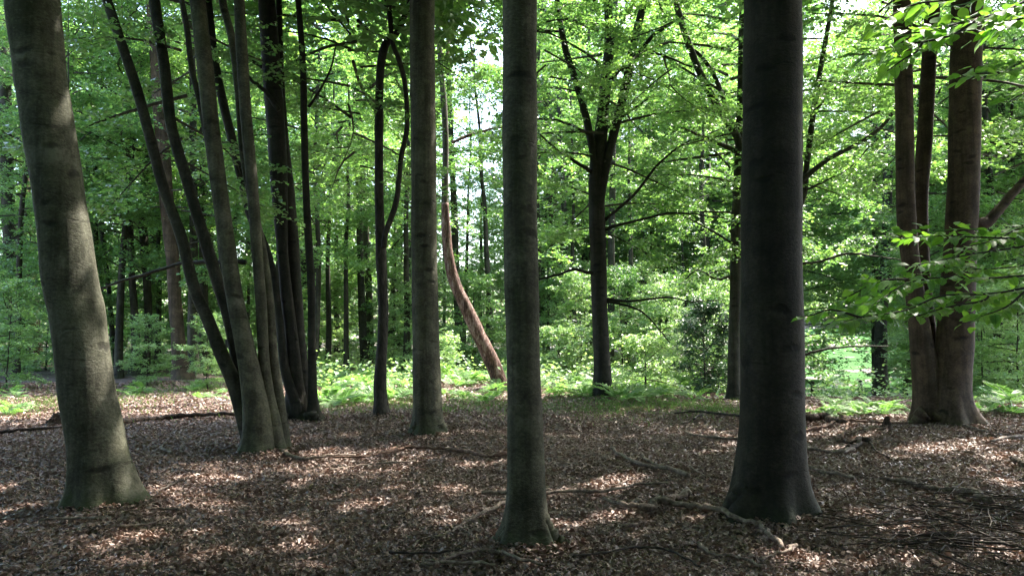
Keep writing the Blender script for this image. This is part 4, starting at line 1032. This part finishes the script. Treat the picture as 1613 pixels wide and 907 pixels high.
fallen('long dead stick crossing in front of the rotting log', [W([(1268, 685), (1299, 677), (1337, 669), (1381, 671), (1430, 672)], 6, 4), W([(1290, 657), (1314, 655), (1336, 669)], 5, 4), W([(1327, 698), (1330, 682), (1337, 670)], 5, 4)], STICK_RED)
fallen('thin stick in front of the three-stemmed beech', [W([(1500, 670), (1517, 674), (1537, 681), (1556, 687)], 4, 4)])
fallen('pale stick at the right border in the sunny litter', [W([(1561, 702), (1584, 696), (1611, 693)], 5, 5)])
fallen('stubby branch end at the right border', [W([(1593, 728), (1603, 734), (1612, 741)], 7, 9)])
fallen('long dark log behind the leaning mossy beech', [W([(188, 671), (221, 667), (259, 663), (309, 661), (372, 658)], 9, 7)], ROT, name='fallen_log', cat='log')
fallen('thin dark branch left of the leaning mossy beech', [W([(0, 687), (44, 683), (106, 678)], 6, 5)], ROT)
fallen('thin stick in the sun patch below the leaning mossy beech', [W([(171, 843), (206, 839), (236, 836), (265, 825)], 5, 3)])
fallen('twig lying across the foot of the leaning mossy beech', [W([(109, 803), (127, 808), (177, 809)], 4, 4)])
fallen('brown stick at the lower left below the leaning mossy beech', [W([(60, 830), (100, 827), (153, 828)], 4, 5)])
fallen('small dark twig right of the leaning mossy beech', [W([(244, 784), (266, 775), (288, 764)], 4, 4)], TWIG)
fallen('short pale stick right of the leaning mossy beech, lower than the dark twig', [W([(227, 814), (250, 810), (283, 814)], 4, 3)])
fallen('bent pale twig on the litter left of the many-stemmed beech', [W([(258, 705), (255, 715), (271, 721)], 5, 5)])
fallen('small grey stick at the far left edge of the litter', [W([(32, 770), (50, 764), (68, 759)], 4, 4)])
fallen('thin faint twig in the open litter, middle of the photo', [W([(520, 748), (560, 740), (600, 737), (655, 733)], 3, 3)])
fallen('short stick lying alone below the thick crooked branch', [W([(981, 838), (1005, 836)], 6, 6)])
fallen('thin twig pair near the right side of the dark trunk foot', [W([(1270, 818), (1300, 812), (1330, 815)], 4, 3), W([(1280, 826), (1310, 822)], 3, 3)])

def stump(label, px, py, w, h, seed, mat=ROT):
    g = Gp(px, py); s = g[1] / F
    r = np.random.default_rng(seed)
    n, m = 14, 7
    V = []
    for i in range(m):
        z = i / (m - 1)
        for j in range(n):
            a = j / n * 6.283
            top = .45 + .55 * max(0, math.cos(a - .6)) ** 1.5 + r.uniform(-.1, .1)
            rad = w * .5 * s * (1.15 - .75 * z + .12 * math.sin(3 * a + seed)) * r.uniform(.88, 1.1)
            V.append((rad * math.cos(a) + .12 * w * s * z, rad * math.sin(a), h * s * z * top - .03))
    Q = [(i * n + j, i * n + (j + 1) % n, (i + 1) * n + (j + 1) % n, (i + 1) * n + j) for i in range(m - 1) for j in range(n)]
    V.append((.05, 0, h * s * .35)); c = len(V) - 1
    T = [((m - 1) * n + j, (m - 1) * n + (j + 1) % n, c) for j in range(n)]
    e = obj('tree_stump', None, loc=g); tag(e, label, 'stump')
    obj('wood', make_mesh('wood', np.array(V), [np.array(Q), np.array(T)], [mat], smooth=False), e)
    for k in range(3):
        a = k * 2.1 + seed
        p = [(math.cos(a) * w * s * .3, math.sin(a) * w * s * .3, .02), (math.cos(a) * w * s * .6, math.sin(a) * w * s * .6, .01), (math.cos(a) * w * s * .9, math.sin(a) * w * s * .9, -.02)]
        v, q, t = tube(p, [w * s * .12, w * s * .08, w * s * .03], 6)
        obj('root', make_mesh('root', v, [q, t], [mat], smooth=True), e)
stump('small pointed rotten stump left of the leaning mossy beech', 88, 671, 38, 46, 1)
stump('low rotten stump in front of the three-stemmed beech', 1392, 682, 28, 30, 2)
stump('tiny dark stump in the litter left of the many-stemmed beech', 282, 713, 16, 12, 3)

def litter_twigs():
    r = np.random.default_rng(55)
    mb = MB()
    x, y = scatter_view(r, 420, 4.4, 13)
    for k in range(len(x)):
        a = r.uniform(0, 6.283); L = r.uniform(.08, .45); n = 4
        t = np.linspace(-.5, .5, n)
        px_, py_ = x[k] + L * t * math.cos(a) + r.normal(0, .02 * L + .004, n), y[k] + L * t * math.sin(a) + r.normal(0, .02 * L + .004, n)
        w = r.uniform(.0025, .006)
        v, q, tt = tube(np.stack([px_, py_, ground_h(px_, py_) + .035 + r.uniform(-.005, .012, n)], -1), np.linspace(w, w * .5, n), 4)
        mb.add(v, q, tt)
    o = obj('twig_litter', mb.mesh('twig_litter', STICK)); tag(o, 'small broken twigs strewn over the leaf litter', 'twigs', kind='stuff')
litter_twigs()

# fence posts at the meadow
def post(label, px, Y, h):
    x = (px - IMW / 2) / F * Y; z = float(ground_h(x, Y))
    e = obj('fence_post', None, loc=(x, Y, z)); tag(e, label, 'post', 'fence posts along the meadow')
    v, q, t = tube([(0, 0, -.2), (0, 0, h * .5), (.01, 0, h)], [.11, .105, .1], 10); obj('shaft', make_mesh('shaft', v, [q, t], [BARK_DARK], smooth=False), e)
    v, q, t = tube([(.01, 0, h), (.01, 0, h + .05)], [.1, .04], 10); obj('cap', make_mesh('cap', v, [q, t], [STICK], smooth=False), e)
post('dark wooden fence post standing before the bright meadow', 1352, 42, 1.45)
post('dark wooden fence post beside the right edge of the very dark beech', 1277, 42, 1.35)

# ------------------------------------------------------------------ brushwood heap at the lower right
def brushwood():
    r = np.random.default_rng(77)
    g0 = Gp(1500, 840)
    e = obj('brushwood_pile', None, loc=g0); tag(e, 'loose heap of thin dark twigs at the lower right corner', 'twigs')
    for k in range(170):
        g = Gp(min(1680, r.normal(1520, 85)), min(960, max(770, r.normal(850, 38))))
        a = r.normal(-.15, 1.0) + (math.pi if r.random() < .5 else 0); L = r.uniform(.2, 1.25)
        d = np.array([math.cos(a), math.sin(a), r.normal(0, .07)])
        s = np.array([-d[1], d[0], 0])
        t = np.linspace(-.5, .5, 6)[:, None]
        z = r.uniform(.02, .2)
        bend = r.normal(0, .12)
        p = g + np.array([0, 0, z]) + d * L * t + s * (bend * L * (t ** 2 - .1)) + np.array([0, 0, 1]) * (r.normal(0, .08) * L * t ** 2) + r.normal(0, .006, (6, 3))
        p[:, 2] = np.maximum(p[:, 2], ground_h(p[:, 0], p[:, 1]) + .008)
        w = r.uniform(.002, .006) if r.random() < .85 else r.uniform(.007, .012)
        v, q, tt = tube(p - g0, np.linspace(w, w * .4, 6), 4)
        obj('twig', make_mesh('twig', v, [q, tt], [TWIG], smooth=True), e)
brushwood()

# ------------------------------------------------------------------ near beech branches at the right (tree stands outside the frame)
def near_leaf(seed):
    r = np.random.default_rng(seed)
    t = np.linspace(0, 1, 7); w = .33 * np.sin(math.pi * t ** .85) ** .8 * (1 - .15 * t); w[0] = .01; w[-1] = .0
    fold = r.uniform(.1, .25); droop = r.uniform(.05, .3)
    V, T = [], []
    for k in range(7):
        zc = -droop * t[k] ** 2
        ed = .02 * math.sin(k * 2.2)
        V += [(t[k], w[k], zc + fold * w[k] + ed), (t[k], 0, zc), (t[k], -w[k], zc + fold * w[k] - ed)]
    Q = []
    for k in range(6):
        a = k * 3
        Q += [(a, a + 1, a + 4, a + 3), (a + 1, a + 2, a + 5, a + 4)]
    return make_mesh('leaf', np.array(V), [np.array(Q)], [LEAF_NEAR], smooth=True, attr=np.full(len(Q), r.random()))
NL = [near_leaf(80 + i) for i in range(8)]
def near_branches():
    r = np.random.default_rng(88)
    base = np.array([3.9, 3.3, 0.0]); base[2] = ground_h(3.9, 3.3)
    e = obj('beech_tree', None, loc=base)
    tag(e, 'beech outside the right border with leafy twigs hanging into the picture', 'tree')
    obj('trunk', trunk_mesh(base + np.array([(0, 0, 0), (.03, 0, 1.2), (0, .05, 3), (.1, 0, 6), (.1, .1, 12.)]), [.15, .14, .12, .1, .05], None, BARK_GREY, base, seed=90), e)
    me = crown(333, 5.5, 12, 3.2, 30, 9, 5, 8, .13, carve=carve, origin=base, up=(5, 55)); add_crown(e, me)
    twigs = [ # pixel path, Y at the start and the end, leaves
      ([(1640, 372), (1613, 376), (1527, 373), (1470, 372), (1420, 376)], 3.3, 3.2, 30),
      ([(1640, 380), (1613, 388), (1534, 400), (1470, 412), (1430, 420)], 3.3, 3.0, 24),
      ([(1640, 432), (1557, 438), (1484, 437), (1430, 446), (1390, 470), (1372, 482)], 3.4, 3.1, 34),
      ([(1640, 448), (1567, 462), (1484, 466), (1428, 488), (1357, 500), (1325, 508)], 3.2, 3.0, 34),
      ([(1560, 463), (1547, 474), (1500, 482), (1470, 490), (1440, 500)], 3.2, 3.05, 14),
      ([(1640, 350), (1600, 362), (1560, 380), (1500, 392)], 3.5, 3.4, 16),
      ([(1640, 410), (1600, 420), (1540, 424), (1500, 420)], 3.5, 3.5, 16),
      ([(1613, 460), (1590, 480), (1570, 490), (1545, 498)], 3.1, 3.0, 12),
      ([(1430, 440), (1390, 442), (1350, 460), (1318, 478)], 3.2, 3.3, 12),
      ([(1357, 500), (1310, 488), (1280, 496), (1252, 500)], 3.0, 3.0, 5),
      ([(1640, -5), (1613, 3), (1585, 17), (1541, 30), (1498, 40), (1459, 50), (1409, 53)], 2.5, 2.35, 28),
      ([(1541, 30), (1498, 56), (1432, 70), (1396, 76), (1373, 82)], 2.4, 2.3, 16),
      ([(1560, -20), (1505, -2), (1442, 7), (1399, 28), (1373, 45)], 2.5, 2.4, 18),
      ([(1460, 52), (1445, 80), (1420, 96), (1398, 112)], 2.35, 2.3, 7),
      ([(1640, 20), (1600, 32), (1575, 38), (1560, 50)], 2.3, 2.3, 10),
      ([(1640, 100), (1590, 112), (1550, 116), (1515, 116)], 2.9, 2.8, 12),
      ([(1640, 140), (1612, 148), (1590, 160)], 2.9, 2.8, 5)]
    mass_V, mass_Q, mass_a, mn = [], [], [], 0
    for path, y0, y1, nleaf in [([(px + r.uniform(-25, 25), py + r.uniform(-16, 16)) for px, py in pth], a_ + r.uniform(.1, .5), b_ + r.uniform(.1, .5), int(nl_ * 2.0)) for pth, a_, b_, nl_ in twigs if nl_ > 6]:
        pts = np.array([P(px, py, yy) for (px, py), yy in zip(path, np.linspace(y0, y1, len(path)))])
        pp = catmull(pts, 5 * len(pts))
        V, Q, T = tube(pp - base, np.linspace(.004, .001, len(pp)), 4, cap=False)
        mass_V.append(V); mass_Q.append(Q + mn); mn += len(V); mass_a += [.1] * len(Q)
        for k in range(nleaf):
            p = pp[int(r.integers(3, len(pp)))] + r.normal(0, .02, 3)
            a_ = r.uniform(0, 6.283); d = np.array([math.cos(a_) - .3, math.sin(a_) * .8, r.normal(-.2, .3)]); d /= np.linalg.norm(d)
            nz = np.array([r.normal(0, .35), r.normal(-.25, .35), 1.0]); y = np.cross(nz, d); y /= np.linalg.norm(y); z = np.cross(d, y)
            me_ = NL[int(r.integers(8))]; co_ = np.array([v.co for v in me_.vertices]) * r.uniform(.04, .07)
            mass_V.append(p - base + co_ @ np.stack([d, y, z])); mass_Q.append(np.array([list(f.vertices) for f in me_.polygons]) + mn); mn += len(co_); mass_a += [r.random()] * len(me_.polygons)
    fo = obj('foliage', make_mesh('foliage', np.vstack(mass_V), [np.vstack(mass_Q)], [LEAF_MASS], smooth=True, attr=mass_a), e); fo['kind'] = 'stuff'
    for path, y0, y1, nleaf in twigs:
        nleaf = int(nleaf * 1.45)
        ys = np.linspace(y0, y1, len(path))
        pts = np.array([P(px, py, yy) for (px, py), yy in zip(path, ys)])
        pp = catmull(pts, 5 * len(pts))
        V, Q, T = tube(pp - base, np.linspace(.0055, .0015, len(pp)), 5)
        b = obj('branch', make_mesh('branch', V, [Q, T], [TWIG], smooth=True), e)
        for k in range(nleaf):
            u = (.12 + .88 * (k + r.random() * .8) / nleaf) * (len(pp) - 1)
            i = min(int(u), len(pp) - 2); p = pp[i] * (1 - (u - i)) + pp[i + 1] * (u - i)
            ax = pp[i + 1] - pp[i]; ax /= np.linalg.norm(ax)
            sd = np.cross(ax, [0, 0, 1]); sd /= np.linalg.norm(sd)
            s = 1 if k % 2 else -1
            d = ax * r.uniform(.3, .9) + sd * s * r.uniform(.5, 1) + np.array([0, 0, r.normal(-.22, .28)]); d /= np.linalg.norm(d)
            nz = np.array([r.normal(0, .35), r.normal(-.25, .35), 1.0]); y = np.cross(nz, d); y /= np.linalg.norm(y); z = np.cross(d, y)
            sc = r.uniform(.04, .07)
            lo = obj('leaf', NL[int(r.integers(8))], b)
            off = p - base + d * .006 + sd * s * r.uniform(0, .03)
            lo.matrix_local = Matrix(((d[0], y[0], z[0], off[0]), (d[1], y[1], z[1], off[1]), (d[2], y[2], z[2], off[2]), (0, 0, 0, 1))) @ Matrix.Diagonal((sc, sc, sc, 1))
near_branches()

HAZE = 0.0
def haze():
    x0, x1, y0, y1, z0, z1 = -330, 330, -66, 330, -4.2, 34.0
    V = [(x, y, z) for z in (z0, z1) for y in (y0, y1) for x in (x0, x1)]
    Q = [(0, 2, 3, 1), (4, 5, 7, 6), (0, 1, 5, 4), (2, 6, 7, 3), (0, 4, 6, 2), (1, 3, 7, 5)]
    m, nt, out = new_mat('haze_air')
    v = nt.nodes.new('ShaderNodeVolumePrincipled')
    v.inputs['Color'].default_value = (0.95, 0.98, 0.95, 1); v.inputs['Density'].default_value = HAZE; v.inputs['Anisotropy'].default_value = 0.35
    nt.links.new(v.outputs[0], out.inputs['Volume'])
    o = obj('haze', make_mesh('haze', np.array(V, float), [np.array(Q)], [m]))
    tag(o, 'pale sunlit air between the trees', 'haze', kind='stuff')
if HAZE > 0: haze()
